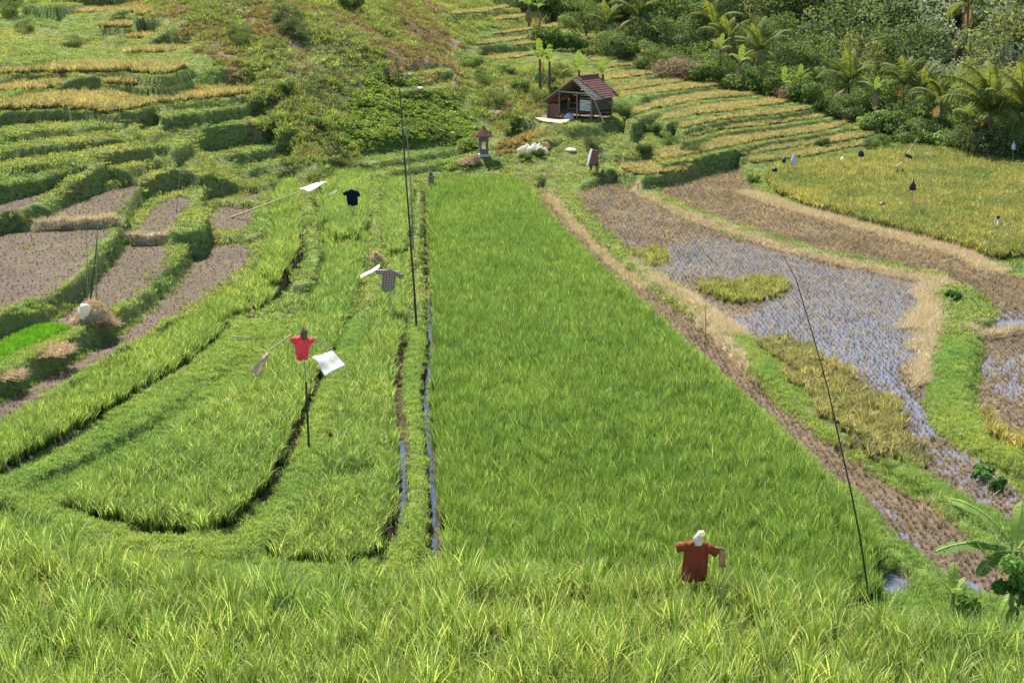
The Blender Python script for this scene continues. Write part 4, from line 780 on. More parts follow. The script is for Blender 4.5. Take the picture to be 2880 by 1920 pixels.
# near banana plants at the lower right
def leaf_at(t, base, az, me, s, tilt=0): o = ob('leaf', me, None, t, base); o.scale = (s,)*3; o.rotation_euler = (0, tilt, az); return o
p = AT(2335, 1265, 23.0); z = h1(p.x, p.y)
t = empty('banana_plant', (p.x, p.y, z), 0, 'near banana plant at the right edge with two long dark leaves reaching left', 'banana plant')
m = MB(); m.tube([(0, .1, -.2), (.02, .05, (p.z-z)*.6), (0, 0, p.z-z)], [.07, .055, .035], 10); m.build('stem', M_STEMG, t)
NL = [banana_leaf(31, 1.5, .4, .95, 1.0), banana_leaf(32, 1.4, .4, .35, .9, (.08, .16, .03), (.16, .27, .06)), banana_leaf(33, .95, .3, .1, 1.2, (.08, .16, .03), (.16, .27, .06)), banana_leaf(34, 1.0, .3, 1.3, .8, (.2, .34, .05), (.4, .55, .12))]
for me, az, s, tl in [(NL[0], 2.75, 1.0, 0), (NL[1], 3.2, 1.05, 0), (NL[2], 3.6, 1.0, 0), (NL[3], 1.2, .9, 0), (NL[0], .3, 1, 0), (NL[1], 5.3, .7, 0)]: leaf_at(t, (0, 0, p.z-z), az, me, s, tl)
p = GP(2185, 1420); z = h1(p.x, p.y)
t = empty('banana_plant', (p.x, p.y, z), 0, 'young banana plant with bright upright leaves in front of the small pool', 'banana plant')
m = MB(); m.tube([(0, 0, -.1), (0, 0, .25), (0, 0, .45)], [.05, .04, .03], 8); m.build('stem', M_STEMG, t)
for me, az, s in [(NL[3], 1.4, .62), (NL[0], 2.9, .55), (NL[3], .2, .4), (NL[0], 4.6, .4)]: leaf_at(t, (0, 0, .4), az, me, s)
p = GP(2290, 1475)
t = empty('banana_plant', (p.x, p.y, p.z), 0, 'low banana shoot with pale leaves at the lower right edge', 'banana plant')
m = MB(); m.tube([(0, 0, -.1), (0, 0, .2), (0, 0, .35)], [.05, .04, .03], 8); m.build('stem', M_STEMG, t)
for me, az, s in [(NL[3], .6, .6), (NL[0], .2, .5), (NL[3], 2.4, .4)]: leaf_at(t, (0, 0, .3), az, me, s)
SB = {}
def leafy(name, px, py, r, h, n, sz, c0, c1, label, cat='shrub', Y=None, zoff=0, rs=1):
    p = GP(px, py) if Y is None else AT(px, py, Y); z = h1(p.x, p.y) if Y is None else p.z
    bl = blobset(rs, 9, r, h, r*.3, r*.5, -.2); t = empty(name, (p.x, p.y, z), 0, label, cat)
    ob('crown', crown_mesh('crown', [(a, b, c+h*.7, d) for a, b, c, d in bl], n/(r*r), sz, c0, c1, rs, long=1.1), M_TREE, t)
    m = MB(); m.tube([(0, 0, 0), (.02, 0, h*.5), (0, 0, h)], [.03, .025, .01], 6); m.build('stem', M_BARK, t); return t
leafy('climbing_vine', 2335, 1425, .45, .95, 150, .045, (.05, .13, .02), (.2, .36, .08), 'dense small leaved vine mound under the near banana leaves', 'vine', Y=22.3, rs=3)
leafy('shrub', 2255, 1110, .3, .26, 60, .05, (.05, .13, .03), (.17, .34, .09), 'low bright green shrub sprawling over the uncut rice near the right edge', rs=4)
leafy('shrub', 2290, 1128, .24, .2, 60, .05, (.04, .11, .03), (.15, .3, .08), 'smaller darker shrub touching the low bright green one', rs=8)
leafy('shrub', 2190, 688, .32, .35, 60, .06, (.03, .09, .02), (.14, .26, .06), 'dark green shrub at the bend of the grass bund beside the straw', rs=5)
leafy('shrub', 2215, 1425, .3, .25, 50, .045, (.05, .13, .02), (.2, .36, .08), 'low leafy plant between the two young banana plants', rs=6)
leafy('shrub', 1990, 1375, .25, .3, 50, .05, (.05, .12, .02), (.16, .28, .06), 'leafy weed at the foot of the bending bamboo pole', rs=7)
# shrubs one can tell apart on the hillside
for px, py, r, kd, lb in [(655, 45, 1.3, 'dark', 'dark shrub casting a shadow high on the open hillside'), (672, 70, 1.0, 'dark', 'dark shrub just below the highest one on the open hillside'), (690, 88, .8, 'dark', 'small dark shrub lowest in the diagonal row on the hillside'), (548, 80, 1.0, 'mid', 'round green shrub on the hillside left of the diagonal row'), (560, 98, .8, 'mid', 'small green shrub below the round one on the hillside'),
                          (655, 210, .7, 'shrub', 'shrub at the foot of the hillside above the creepers'), (800, 12, 1.1, 'pale', 'pale green shrub at the top edge above the hillside'), (1108, 190, .8, 'mid', 'dark leafy shrub beside the dirt path'), (1080, 150, .9, 'pale', 'bright shrub at the left end of the ripe terraces'), (1100, 175, .6, 'shrub', 'green shrub between the path and the terraces'),
                          (1140, 235, .9, 'mid', 'shrub in the shaded gully left of the hut'), (1195, 205, .8, 'shrub', 'shrub on the overgrown bank above the gully'), (1250, 190, 1.0, 'shrub', 'shrub below the tall banana plants'), (1290, 170, 1.0, 'mid', 'leafy shrub filling the space behind the hut roof'), (1165, 165, .7, 'pale', 'pale shrub at the edge of the lowest visible upper terrace'), (1230, 225, .8, 'mid', 'shrub close to the left eave of the hut'), (1275, 215, .6, 'shrub', 'shrub just under the left eave of the hut'),
                          (1428, 262, .7, 'mid', 'shrub leaning against the right side of the hut'), (1400, 250, .9, 'mid', 'broad leaved bush overhung by the right eave of the hut'), (1358, 335, .65, 'dark', 'dark columnar shrub in front of the bank below the hut'), (1500, 300, .7, 'shrub', 'green shrub on the rough bank right of the hut shadow'), (1540, 330, .8, 'mid', 'shrub on the rough bank with bare soil'), (1585, 345, .7, 'dark', 'dark shrub at the left end of the lower ripe terraces'), (1480, 350, .6, 'shrub', 'small shrub beside the pale soil scar'),
                          (1232, 355, .5, 'shrub', 'low shrub just in front of the white sacks'), (1205, 368, .45, 'shrub', 'low shrub left below the white sacks'), (2028, 330, .7, 'mid', 'shrub at the corner of the grass above the ripe field'), (2000, 335, .6, 'dark', 'dark bushy weed on the edge above the ripe field'), (775, 378, .5, 'mid', 'shrub where the hillside meets the rice strips'), (722, 285, .5, 'pale', 'yellow green shrub on the hillside foot'), (60, 65, .8, 'mid', 'shrub on the upper left terraces'), (30, 30, 1.1, 'mid', 'bushy shrub near the top left corner'), (170, 105, .7, 'dark', 'dark shrub by the eroded bank at the upper left'), (20, 5, 1.2, 'dark', 'dark bush at the top left corner'), (1890, 335, .6, 'shrub', 'weed clump on the grass step above the ripe field'), (1730, 415, .45, 'shrub', 'small weed clump at the left corner of the ripe field')]:
    bush(kd, px, py+r*10, r, lb)
# ------------------------------------------------------------------ field hut
M_WOOD = mat('weathered_wood', (.24, .19, .14), .85, .4, 9, .01); M_WOODP = mat('pale_wood', (.36, .33, .28), .85, .35, 9, .01); M_WOODD = mat('dark_wood', (.10, .075, .055), .9, .4, 9, .01)
M_TILE = mat('clay_tile', (.27, .10, .08), .85, .4, 7, .01, col2=(.17, .09, .075)); M_BRICK = mat('rough_brick', (.25, .13, .09), .9, .4, 9, .02); M_STONE = mat('grey_stone', (.16, .16, .16), .9, .4, 9, .02); M_PLASTER = mat('pale_panel', (.5, .5, .47), .8, .25, 6)
M_WHITE = mat('white_plastic', (.86, .85, .83), .45, .08, 5, trans=.35); M_CREAM = mat('cream_cloth', (.70, .62, .48), .9, .3, 9, trans=.4); M_BAMB = mat('bamboo_dark', (.055, .06, .035), .6, .35, 12); M_BAMBY = mat('bamboo_yellow', (.55, .46, .26), .6, .3, 12); M_BAMBG = mat('bamboo_grey', (.3, .26, .2), .7, .3, 12)
M_EARTH = mat('earth_pile', (.25, .16, .11), .95, .4, 5, .04)
def frame(O, Wv, Dv):
    O = Vector(O); Wv = Vector(Wv); Dv = Vector(Dv); return lambda s, d, z: O+Wv*s+Dv*d+Vector((0, 0, z))
a = math.atan2(-.54, .84); o_ = AT(1314, 277, 92); HZ0 = h1(o_.x, o_.y+1)
hut = empty('field_hut', (o_.x, o_.y, HZ0), a, 'open wooden field hut with red tiled roof and bare battens at one end', 'hut')
ZA, ZL, ZR, LS, RS, DP = 2.65, 1.0, 1.48, -2.45, 1.5, 3.3
def hx(s, d, z): return Vector((s, d, z))
# roof slopes: right slope with tiles from d=.95 on, battens before; left slope tiled all along
def slope_tiles(s0, z0, s1, z1, d0, d1, rows, cols, skip=None):
    m = MB(); g = random.Random(3); e = Vector((s1-s0, 0, z1-z0)); nrm = Vector((-(z1-z0), 0, s1-s0)).normalized(); nrm = nrm if nrm.z > 0 else -nrm
    for r in range(rows):
        for c in range(cols):
            if skip and skip(r, c): continue
            t0 = r/rows; t1 = (r+1.25)/rows; da = d0+(d1-d0)*c/cols; db = d0+(d1-d0)*(c+.93)/cols; L = .02+.012*g.random(); P = []
            for (t, lf) in ((t0, .01), (t1, L+.012)):
                for k, (dd, up) in enumerate(((da, 0), ((da*2+db)/3, .022), ((da+2*db)/3, .022), (db, 0))): b = Vector((s0, dd, z0))+e*t+nrm*(lf+up); P.append(b)
            Q = [p-nrm*.014 for p in P]; m.add(P+Q, [(0, 1, 5, 4), (1, 2, 6, 5), (2, 3, 7, 6), (8, 12, 13, 9), (9, 13, 14, 10), (10, 14, 15, 11), (4, 5, 13, 12), (5, 6, 14, 13), (6, 7, 15, 14), (0, 4, 12, 8), (3, 11, 15, 7)])
    return m
roof = slope_tiles(0, ZA, RS+.12, ZR-.08, .3, DP, 10, 16, lambda r, c: c < (1+r*.3)*1.1).build('roof', M_TILE, hut)
slope_tiles(0, ZA, LS, ZL, .1, DP, 13, 16).build('tiles', M_TILE, roof)
m = MB(); m.tube([(0, 1.0, ZA+.07), (0, DP*.5, ZA+.09), (0, DP, ZA+.07)], [.09, .09, .09], 8); m.build('ridge_tile', M_TILE, roof)
m = MB()
for k in range(9): t = (k+.5)/9; s = RS*t; z = ZA+(ZR-ZA)*t-.02; m.bar((s, .05, z), (s, DP, z), .035, .03)
m.build('batten', M_WOODP, roof)
for nm, s1, z1, n in (('rafter', RS+.1, ZR-.08, 7), ('rafter', LS, ZL, 6)):
    for k in range(n):
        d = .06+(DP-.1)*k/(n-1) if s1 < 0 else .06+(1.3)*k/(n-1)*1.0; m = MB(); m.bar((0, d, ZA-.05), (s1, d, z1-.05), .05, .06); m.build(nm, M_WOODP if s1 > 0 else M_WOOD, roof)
for s, d, zt in [(-1.17, .3, 1.83), (.17, .3, 1.83), (1.22, .3, 1.6), (-1.17, 3.0, 1.83), (1.22, 3.0, 1.6), (-2.1, .4, 1.15), (-2.1, 3.0, 1.15)]:
    m = MB(); m.tube([(s, d, -.15), (s+.02, d, zt*.5), (s, d, zt)], [.06, .055, .05], 8); m.build('post', M_WOOD, hut)
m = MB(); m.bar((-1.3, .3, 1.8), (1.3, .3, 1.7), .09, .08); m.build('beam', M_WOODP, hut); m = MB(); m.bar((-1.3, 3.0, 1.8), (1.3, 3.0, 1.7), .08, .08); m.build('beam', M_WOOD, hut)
def boards(s0, d0, s1, d1, z0, z1, n, mt, nm='wall'):
    m = MB(); g = random.Random(int(s0*100)); a0 = Vector((s0, d0, 0)); a1 = Vector((s1, d1, 0))
    for k in range(n):
        zz = z0+(z1-z0)*(k+.5)/n; j = g.uniform(-.02, .02); m.bar(a0+Vector((0, 0, zz+j)), a1+Vector((0, 0, zz-j)), .025, (z1-z0)/n*.9)
    m.build(nm, mt, hut)
boards(-2.05, .45, -1.25, .35, .02, .95, 6, M_BRICK); boards(-2.1, .5, -2.1, 2.9, .05, 1.05, 7, M_WOODD); boards(-2.0, 3.05, 1.2, 3.05, .1, 1.7, 9, M_WOODD); boards(.38, .33, 1.16, .33, .62, 1.32, 5, M_PLASTER); boards(1.25, .4, 1.25, 2.9, .6, 1.45, 6, M_WOODD)
m = MB(); m.box((-.2, 1.7, .45), (3.0, 2.2, .06)); m.bar((-1.6, .8, .2), (-1.6, .8, .44), .08); m.bar((1.1, .8, .2), (1.1, .8, .44), .08); m.build('sleeping_platform', M_WOODD, hut)
def blob(name, mt, c, r, label, cat, seed=0, group=None, top=None, sub=2, squash=1.0, ears=0):
    """a filled sack or heap: a lumpy rounded body"""
    import bmesh
    bm = bmesh.new(); bmesh.ops.create_icosphere(bm, subdivisions=3, radius=1); g = random.Random(seed); ox, oy, oz = [g.uniform(0, 50) for _ in range(3)]
    from mathutils import noise
    for v in bm.verts:
        p = v.co.copy(); n = noise.noise(Vector((p.x*1.6+ox, p.y*1.6+oy, p.z*1.6+oz)))*.35+noise.noise(Vector((p.x*4+ox, p.y*4, p.z*4)))*.12
        p = p*(1+n); p.z = max(p.z, -.45)
        if ears and p.z > .5 and abs(p.x) < .45: p.z += ears*(.5-abs(p.x))*1.4; p.x *= .6; p.y *= .6
        v.co = Vector((p.x*r[0], p.y*r[1], (p.z+.4)*r[2]))
    me = bpy.data.meshes.new(name); bm.to_mesh(me); bm.free(); me.polygons.foreach_set('use_smooth', [True]*len(me.polygons)); o = ob(name, me, mt, None, c); o.rotation_euler = (0, 0, g.uniform(0, 6)); return tag(o, label, cat, group)
def gz(x, y): return h1(x, y)
hl = Matrix.Rotation(a, 4, 'Z'); hp = lambda s, d, z=0: Vector((o_.x, o_.y, HZ0))+hl @ Vector((s, d, z))
blob('sack', mat('blue_white_sack', (.5, .54, .6), .6, .2, 6), hp(-.35, .2), (.36, .25, .3), 'pale bluish sack lying inside the hut behind the front posts', 'sack', 3)
blob('sack', mat('reddish_sack', (.34, .15, .11), .8, .3, 6), hp(-.8, .25), (.25, .22, .3), 'reddish bundle beside the pale sack in the hut', 'sack', 4)
m = MB(); p0 = hp(1.35, .4, 1.4); p1 = hp(2.6, -.5, .02); m.bar(p0, p1, .09, .05); tag(m.build('plank', M_WOOD), 'long weathered plank leaning against the right side of the hut', 'plank')
def sheet(name, pts4, mt, label, cat, n=10, amp=.05, seed=1, group=None, ragged=0, parent=None):
    g = random.Random(seed); a_, b_, c_, d_ = [Vector(p) for p in pts4]; V = []; Fs = []; nr = (b_-a_).cross(d_-a_).normalized()
    for i in range(n+1):
        for j in range(n+1):
            u = i/n; v = j/n; p = a_*(1-u)*(1-v)+b_*u*(1-v)+c_*u*v+d_*(1-u)*v
            w = sin(u*7+seed)*.6+sin(v*5+u*4+seed*2)*.5+.3*sin(v*13+u*3)
            if ragged and (j == n or i in (0, n)): p += (c_-a_)*g.uniform(-ragged, ragged)*.3
            V.append(p+nr*amp*w)
    for i in range(n):
        for j in range(n): Fs.append((i*(n+1)+j, (i+1)*(n+1)+j, (i+1)*(n+1)+j+1, i*(n+1)+j+1))
    m = MB(); m.add(V, Fs); o = m.build(name, mt, parent, None, True); md = o.modifiers.new('thickness', 'SOLIDIFY'); md.thickness = .006
    if parent is None: tag(o, label, cat, group)
    return o
def gm_(px, py, dz=.05): p = GP(px, py); return p+Vector((0, 0, dz))
sheet('drying_mat', [gm_(1228, 276, .12), gm_(1312, 279, .12), gm_(1300, 287, .12), gm_(1258, 288, .12)], M_CREAM, 'cream coloured drying mat spread on the ground in front of the hut', 'mat', 10, .04, 3)
for px, py, r, lb in [(1130, 262, .35, 'pale broken stones in the rubble heap left of the hut'), (1146, 268, .45, 'largest reddish lump of the rubble heap left of the hut'), (1163, 271, .3, 'small dark lump at the right of the rubble heap'), (1136, 274, .28, 'pinkish lump at the front of the rubble heap')]:
    p = GP(px, py); blob('rubble', M_EARTH if 'red' in lb or 'dark' in lb else M_BRICK if 'pink' in lb else M_STONE, p+Vector((0, 0, -.05)), (r, r*.8, r*.6), lb, 'rubble', int(px), 'rubble heap')
# ------------------------------------------------------------------ shrines
p = GP(1111, 359); t = empty('stone_shrine', p, .15, 'small grey stone shrine with a pyramid roof of red tiles', 'shrine')
m = MB(); m.box((0, 0, .06), (.62, .62, .16)); m.build('base', M_PLASTER, t)
m = MB(); m.box((0, 0, .24), (.5, .5, .2)); m.box((0, 0, .39), (.56, .56, .08)); m.build('plinth', M_STONE, t)
for sx in (-1, 1):
    for sy in (-1, 1): m = MB(); m.box((sx*.2, sy*.2, .66), (.1, .1, .46)); m.build('pillar', M_STONE, t)
m = MB(); m.box((0, 0, .92), (.56, .56, .08)); m.box((0, 0, 1.1), (.48, .48, .27)); m.build('chamber', M_STONE, t)
m = MB(); R_ = .5; m.add([(-R_, -R_, 1.22), (R_, -R_, 1.22), (R_, R_, 1.22), (-R_, R_, 1.22), (0, 0, 1.72), (-R_, -R_, 1.18), (R_, -R_, 1.18), (R_, R_, 1.18), (-R_, R_, 1.18)], [(0, 1, 4), (1, 2, 4), (2, 3, 4), (3, 0, 4), (8, 7, 6, 5), (0, 5, 6, 1), (1, 6, 7, 2), (2, 7, 8, 3), (3, 8, 5, 0)])
for q in range(4):
    for k in range(-3, 4): c, s = cos(q*pi/2), sin(q*pi/2); x0 = k*.14; tt = 1-abs(x0)/R_; A_ = Vector((x0, -R_, 1.235)); B_ = Vector((x0, -R_+R_*tt*.98, 1.235+.5*tt*.98)); Rz = Matrix.Rotation(q*pi/2, 3, 'Z'); m.bar(Rz @ A_, Rz @ B_, .05, .03)
m.build('roof', M_TILE, t); m = MB(); m.tube([(0, 0, 1.7), (0, 0, 1.76), (0, 0, 1.83)], [.07, .06, .015], 8); m.build('finial', M_TILE, t)
p = GP(1364, 398); t = empty('spirit_house', p, -.35, 'little raised spirit house with a red tiled roof and white side board', 'shrine')
for sx in (-1, 1):
    for sy in (-1, 1): m = MB(); m.bar((sx*.22, sy*.15, -.1), (sx*.19, sy*.13, .42), .05); m.build('leg', M_WOODD, t)
m = MB(); m.box((0, 0, .46), (.5, .4, .06)); m.box((0, .1, .7), (.42, .2, .42)); m.build('body', M_WOODD, t)
m = MB(); m.bar((0, .32, 1.28), (0, -.36, .5), .46, .04)
for k in range(7):
    for j in range(4): tt = (k+.5)/7; m.box((-.17+j*.115, .32-.68*tt, 1.305-.78*tt), (.1, .1, .03))
m.build('roof', M_TILE, t)
m = MB(); m.bar((-.27, .35, 1.33), (-.27, -.4, .5), .13, .07); m.build('side_board', M_WHITE, t)
m = MB(); q0 = AT(1336, 344, p.y+.1); m.bar(p+Vector((-.25, .1, .65)), q0, .035); tag(m.build('pole', M_PLASTER), 'pale stick leaning out from the side of the spirit house', 'stick')
# ------------------------------------------------------------------ sacks, heaps, scraps
for k, (px, py, r, lb) in enumerate([(1189, 346, .16, 'smallest white sack at the left end of the heap'), (1200, 349, .32, 'white sack second from the left in the heap'), (1210, 344, .3, 'upright white sack with a tied pointed neck, left of the middle'), (1222, 350, .34, 'wide white sack lying in front at the middle of the heap'), (1229, 343, .3, 'white sack standing at the back of the heap, middle peak'),
                            (1240, 350, .33, 'bluish white sack in front, right of the middle'), (1239, 342, .28, 'white sack with a pointed neck at the back right'), (1252, 350, .28, 'white sack at the right end of the heap')]):
    p = GP(px, py+4); blob('sack', M_WHITE, p+Vector((0, 0, .0)), (r*.95, r*.75, r*.85), lb, 'sack', 20+k, 'white sacks heaped below the hut', ears=.5 if 'point' in lb or 'peak' in lb else .15)
p = GP(1250, 343); blob('sack', mat('orange_sack', (.6, .3, .14), .8, .2, 6), p+Vector((.05, .3, 0)), (.38, .25, .32), 'orange brown sack behind the right end of the white heap', 'sack', 41)
M_STR = mat('straw_heap', (.5, .38, .23), .95, .4, 14, .05)
def strawheap(px, py, r, h, n, label, seed):
    p = GP(px, py); z = p.z; V, Fq, C = blades(n, .45, .02, 1.2, r, .5, (.42, .3, .17), (.66, .5, .3), 2, seed, .5, .35)
    rr = np.hypot(V[:, 0], V[:, 1]); V[:, 2] = V[:, 2]*.55+h*np.clip(1-(rr/(r*1.25))**2, 0, 1)
    me = mesh_np('straw_heap', V, Fq, C); o = ob('straw_heap', me, M_DRYT, None, (p.x, p.y, z-.02)); return tag(o, label, 'straw heap')
M_DRYT = mat('dry_straw', attr='Col', rough=.85, trans=.15, spec=.1)
strawheap(1070, 378, .5, .3, 900, 'flattened heap of pale straw in the grass left of the shrine path', 1); strawheap(1090, 376, .35, .35, 700, 'rounded darker straw heap beside the flattened one', 2)
strawheap(215, 738, .5, .55, 2200, 'straw heap on the muddy paddy at the foot of the thin bamboo poles', 3); strawheap(240, 752, .4, .06, 900, 'straw spilling from the heap down the grass bank', 4)
strawheap(110, 812, .75, .04, 1500, 'straw trailing over the grass bank near the left edge', 5); strawheap(15, 872, .5, .04, 900, 'pale straw clump on the bank at the left edge', 6)
strawheap(866, 600, .2, .28, 500, 'small brown straw bundle on the bund behind the checked shirt', 7); strawheap(275, 425, .3, .2, 400, 'tiny straw clump on the terrace', 8) if False else None
p = GP(193, 745); blob('bag', M_WHITE, AT(194, 722, p.y-.1)+Vector((0, 0, -.1)), (.23, .2, .32), 'white plastic bag draped on the left of the straw heap', 'bag', 55)
for px, py, r, lb in [(965, 206, .2, 'white bag lying below the dark bank on the hillside'), (1311, 350, .25, 'white bag lying alone in the grass right of the heap'), (1040, 308, .1, 'tiny white scrap among the creepers'), (126, 4, .3, 'white object at the top edge of the upper left terraces'), (484, 284, .07, 'tiny white scrap on the middle terraces')]:
    blob('bag', M_WHITE, GP(px, py), (r*1.4, r, r*.6), lb, 'bag', int(px))
q = [gm_(922, 180, .15), gm_(945, 180, .15), gm_(947, 176, .15), gm_(925, 176, .15)]; sheet('plastic_sheet', q, M_WHITE, 'narrow white plastic sheet on the ledge high on the hillside', 'plastic sheet', 6, .03, 2)
# ------------------------------------------------------------------ scarecrows and bird scarers
def cloth_mat(n, c, chk=None):
    m = mat(n, c, .9, .25, 14, .01, trans=.45)
    if chk:
        t = m.node_tree; N = t.nodes; L = t.links; b = [x for x in N if x.type == 'BSDF_PRINCIPLED'][0]; tc = N.new('ShaderNodeTexCoord'); out = None
        for ax in (0, 2):
            sp = N.new('ShaderNodeSeparateXYZ'); L.new(tc.outputs['Object'], sp.inputs[0]); mm = N.new('ShaderNodeMath'); mm.operation = 'PINGPONG'; L.new(sp.outputs[ax], mm.inputs[0]); mm.inputs[1].default_value = .045
            g_ = N.new('ShaderNodeMath'); g_.operation = 'GREATER_THAN'; L.new(mm.outputs[0], g_.inputs[0]); g_.inputs[1].default_value = .024
            if out is None: out = g_.outputs[0]
            else: a2 = N.new('ShaderNodeMath'); a2.operation = 'ADD'; L.new(out, a2.inputs[0]); L.new(g_.outputs[0], a2.inputs[1]); out = a2.outputs[0]
        h_ = N.new('ShaderNodeMath'); h_.operation = 'MULTIPLY'; L.new(out, h_.inputs[0]); h_.inputs[1].default_value = .5; x = N.new('ShaderNodeMix'); x.data_type = 'RGBA'; x.inputs[6].default_value = (*c, 1); x.inputs[7].default_value = (*chk, 1); L.new(h_.outputs[0], x.inputs[0]); L.new(x.outputs[2], b.inputs['Base Color'])
    return m
def shirt(parent, mt, loc, w, hem, h, sl, dl, dr, seed=1, roll=0):
    """a limp shirt on a cross stick: body, neck opening and two sleeves in one cloth surface"""
    g = random.Random(seed); m = MB(); n = 28; rings = 14; V = []; Fs = []; ph = [g.uniform(0, 6) for _ in range(4)]
    for r in range(rings+1):
        t = r/rings
        if t < .86: hw = (hem*(1-t/.86)+w*(t/.86))/2; dp = .09+.02*(1-t); z = -h+(h-.03)*(t/.86)
        else: q = (t-.86)/.14; hw = (w/2)*(1-q)+.07*q; dp = .08*(1-q)+.06*q; z = -.03+.05*q
        for k in range(n):
            A = 2*pi*k/n; f = 1+(.28*sin(A*5+ph[0]+t*2)+.16*sin(A*9+ph[1]-t*3)+.1*sin(t*17+A*3))*(1-t*.7)**.6; x = cos(A)*hw*(1+.03*sin(z*9+ph[2])); y = sin(A)*dp*f; V.append((x, y, z+.02*sin(A*3+ph[3])*(1 if r == 0 else .2)+(-abs(x)*.2 if t > .5 else 0)+(.03*sin(x*14+ph[1]) if r < 2 else 0)))
    for r in range(rings):
        for k in range(n): Fs.append((r*n+k, r*n+(k+1) % n, (r+1)*n+(k+1) % n, (r+1)*n+k))
    m.add(V, Fs)
    for s, d in ((-1, dl), (1, dr)):
        pts = [(s*(w*.36), 0, -.11), (s*(w*.5), 0, -.12-d*.2), (s*(w*.5+sl*.5), 0, -.12-d*.6), (s*(w*.5+sl), 0.0, -.13-d)]; m.tube(pts, [.085, .085, .08, .085], 12, False)
    o = m.build('shirt', mt, parent, loc, True); o.rotation_euler = (0, roll, 0); md = o.modifiers.new('thickness', 'SOLIDIFY'); md.thickness = .008; return o
def head(parent, mt, c, r, seed=1, name='head'):
    o = blob(name, mt, c, r, '', '', seed); [o.__delitem__(k) for k in ('label', 'category') if k in o.keys()]; o.parent = parent; return o
def stick(name, a_, b_, r, mt, parent=None, label=None, cat=None, r2=None, bend=0, group=None, off=None):
    a_ = Vector(a_); b_ = Vector(b_); pts = [a_.lerp(b_, k/6)+Vector((bend*sin(pi*k/6), 0, 0)) for k in range(7)]; m = MB(); rr = [r+(r2-r)*k/6 if r2 else r for k in range(7)]; m.tube(pts, rr, 7); o = m.build(name, mt, parent, None, True)
    if label: tag(o, label, cat, group)
    return o
# red brown shirt in the foreground
Y = 23.3; c = AT(1602, 1243, Y); gzz = h1(c.x, Y); t = empty('scarecrow', (c.x, Y, gzz), 0, 'scarecrow in a rust red shirt with a white cloth head standing in the foreground rice', 'scarecrow')
L_ = c.z-gzz; stick('pole', (0, .0, -.1), (0, 0, L_+.1), .018, M_BAMBY, t); shirt(t, cloth_mat('rust_cloth', (.42, .10, .05)), (0, 0, L_+.02), .46, .44, .74, .13, .04, .09, 2, .06)
stick('arm_stick', (-.33, 0, L_-.02), (.45, .02, L_-.13), .012, M_BAMBY, t)
head(t, mat('white_rag', (.72, .66, .54), .9, .2, 10), (0.0, -.05, L_-.03), (.08, .07, .14), 3, 'head'); head(t, M_WHITE, (.05, -.03, L_+.13), (.1, .07, .06), 4, 'head_cloth')
q = [AT(1651, 1258, Y), AT(1665, 1257, Y), AT(1667, 1302, Y), AT(1650, 1300, Y)]; sheet('rag', q, mat('brown_rag', (.42, .32, .23), .9, .3, 9, trans=.4), 'small brown rag hanging from the right arm of the rust red scarecrow', 'rag', 8, .02, 4)
# pink shirt
Y = 33.0; c = AT(695, 775, Y); b = AT(709, 1035, Y); gzz = h1(b.x, Y); t = empty('scarecrow', (c.x, Y, gzz), 0, 'scarecrow in a bright pink shirt held high on a bamboo pole above the rice', 'scarecrow')
L_ = c.z-gzz; dx = b.x-c.x; stick('pole', (dx+.01, 0, -.1), (dx*.9, 0, L_*.60), .028, M_BAMB, t); stick('pole_tip', (dx*.9, 0, L_*.59), (0, 0, L_+.1), .012, M_BAMBG, t)
shirt(t, cloth_mat('pink_cloth', (.88, .17, .22)), (0, 0, L_+.04), .44, .27, .56, .03, .02, .02, 5, .05)
head(t, M_DRYH := mat('dark_straw', (.2, .13, .08), .95, .5, 20, .05), (.05, -.06, L_-.02), (.1, .08, .2), 6)
al = AT(617, 806, Y); ar = AT(767, 806, Y); ar2 = AT(795, 838, Y); O = Vector((c.x, Y, gzz))
stick('arm_stick', (-.26, 0, L_+.07), al-O, .02, M_BAMBY, t); stick('arm_stick', (.24, 0, L_+.02), ar-O, .02, M_BAMBY, t); stick('arm_stick', ar-O, ar2-O, .018, M_BAMBY, t)
sheet('rag', [AT(612, 809, Y), AT(619, 812, Y), AT(594, 868, Y-.25), AT(572, 850, Y-.2)], mat('dirty_rag', (.6, .53, .42), .9, .35, 8, trans=.4), 'dirty white rag hanging from the left arm of the pink scarecrow', 'rag', 10, .03, 7, None, .12)
sheet('flag', [AT(763, 806, Y+.35), AT(797, 838, Y+.1), AT(748, 862, Y-.45), AT(717, 820, Y)], M_WHITE, 'large ragged white plastic sheet on the right arm of the pink scarecrow', 'flag', 12, .03, 9, None, .1)
# checked shirt
Y = 47.0; c = AT(895, 622, Y); gzz = h1(c.x, Y); t = empty('scarecrow', (c.x, Y, gzz), .2, 'scarecrow in a brown and white checked shirt beside the tall bamboo pole', 'scarecrow')
L_ = c.z-gzz; stick('pole', (0, 0, -.1), (0, 0, L_+.1), .02, M_BAMBY, t); shirt(t, cloth_mat('checked_cloth', (.36, .17, .13), (.96, .85, .78)), (0, 0, L_+.06), .5, .44, .74, .2, .0, .12, 8, .12)
stick('arm_stick', (-.35, 0, L_+.05), (.75, 0, L_-.35), .012, M_BAMBY, t); head(t, M_CREAM, (0, -.03, L_+.02), (.07, .06, .14), 9)
sheet('ribbon', [AT(827, 633, 48.5), AT(871, 607, 48.8), AT(873, 613, 48.4), AT(829, 641, 48.2)], M_WHITE, 'twisted strip of white plastic blowing left of the checked shirt', 'ribbon', 8, .02, 3); stick('stick', GP(872, 640), AT(872, 605, 48.5), .012, M_BAMBY, None, 'thin stick holding the white plastic strip', 'stick')
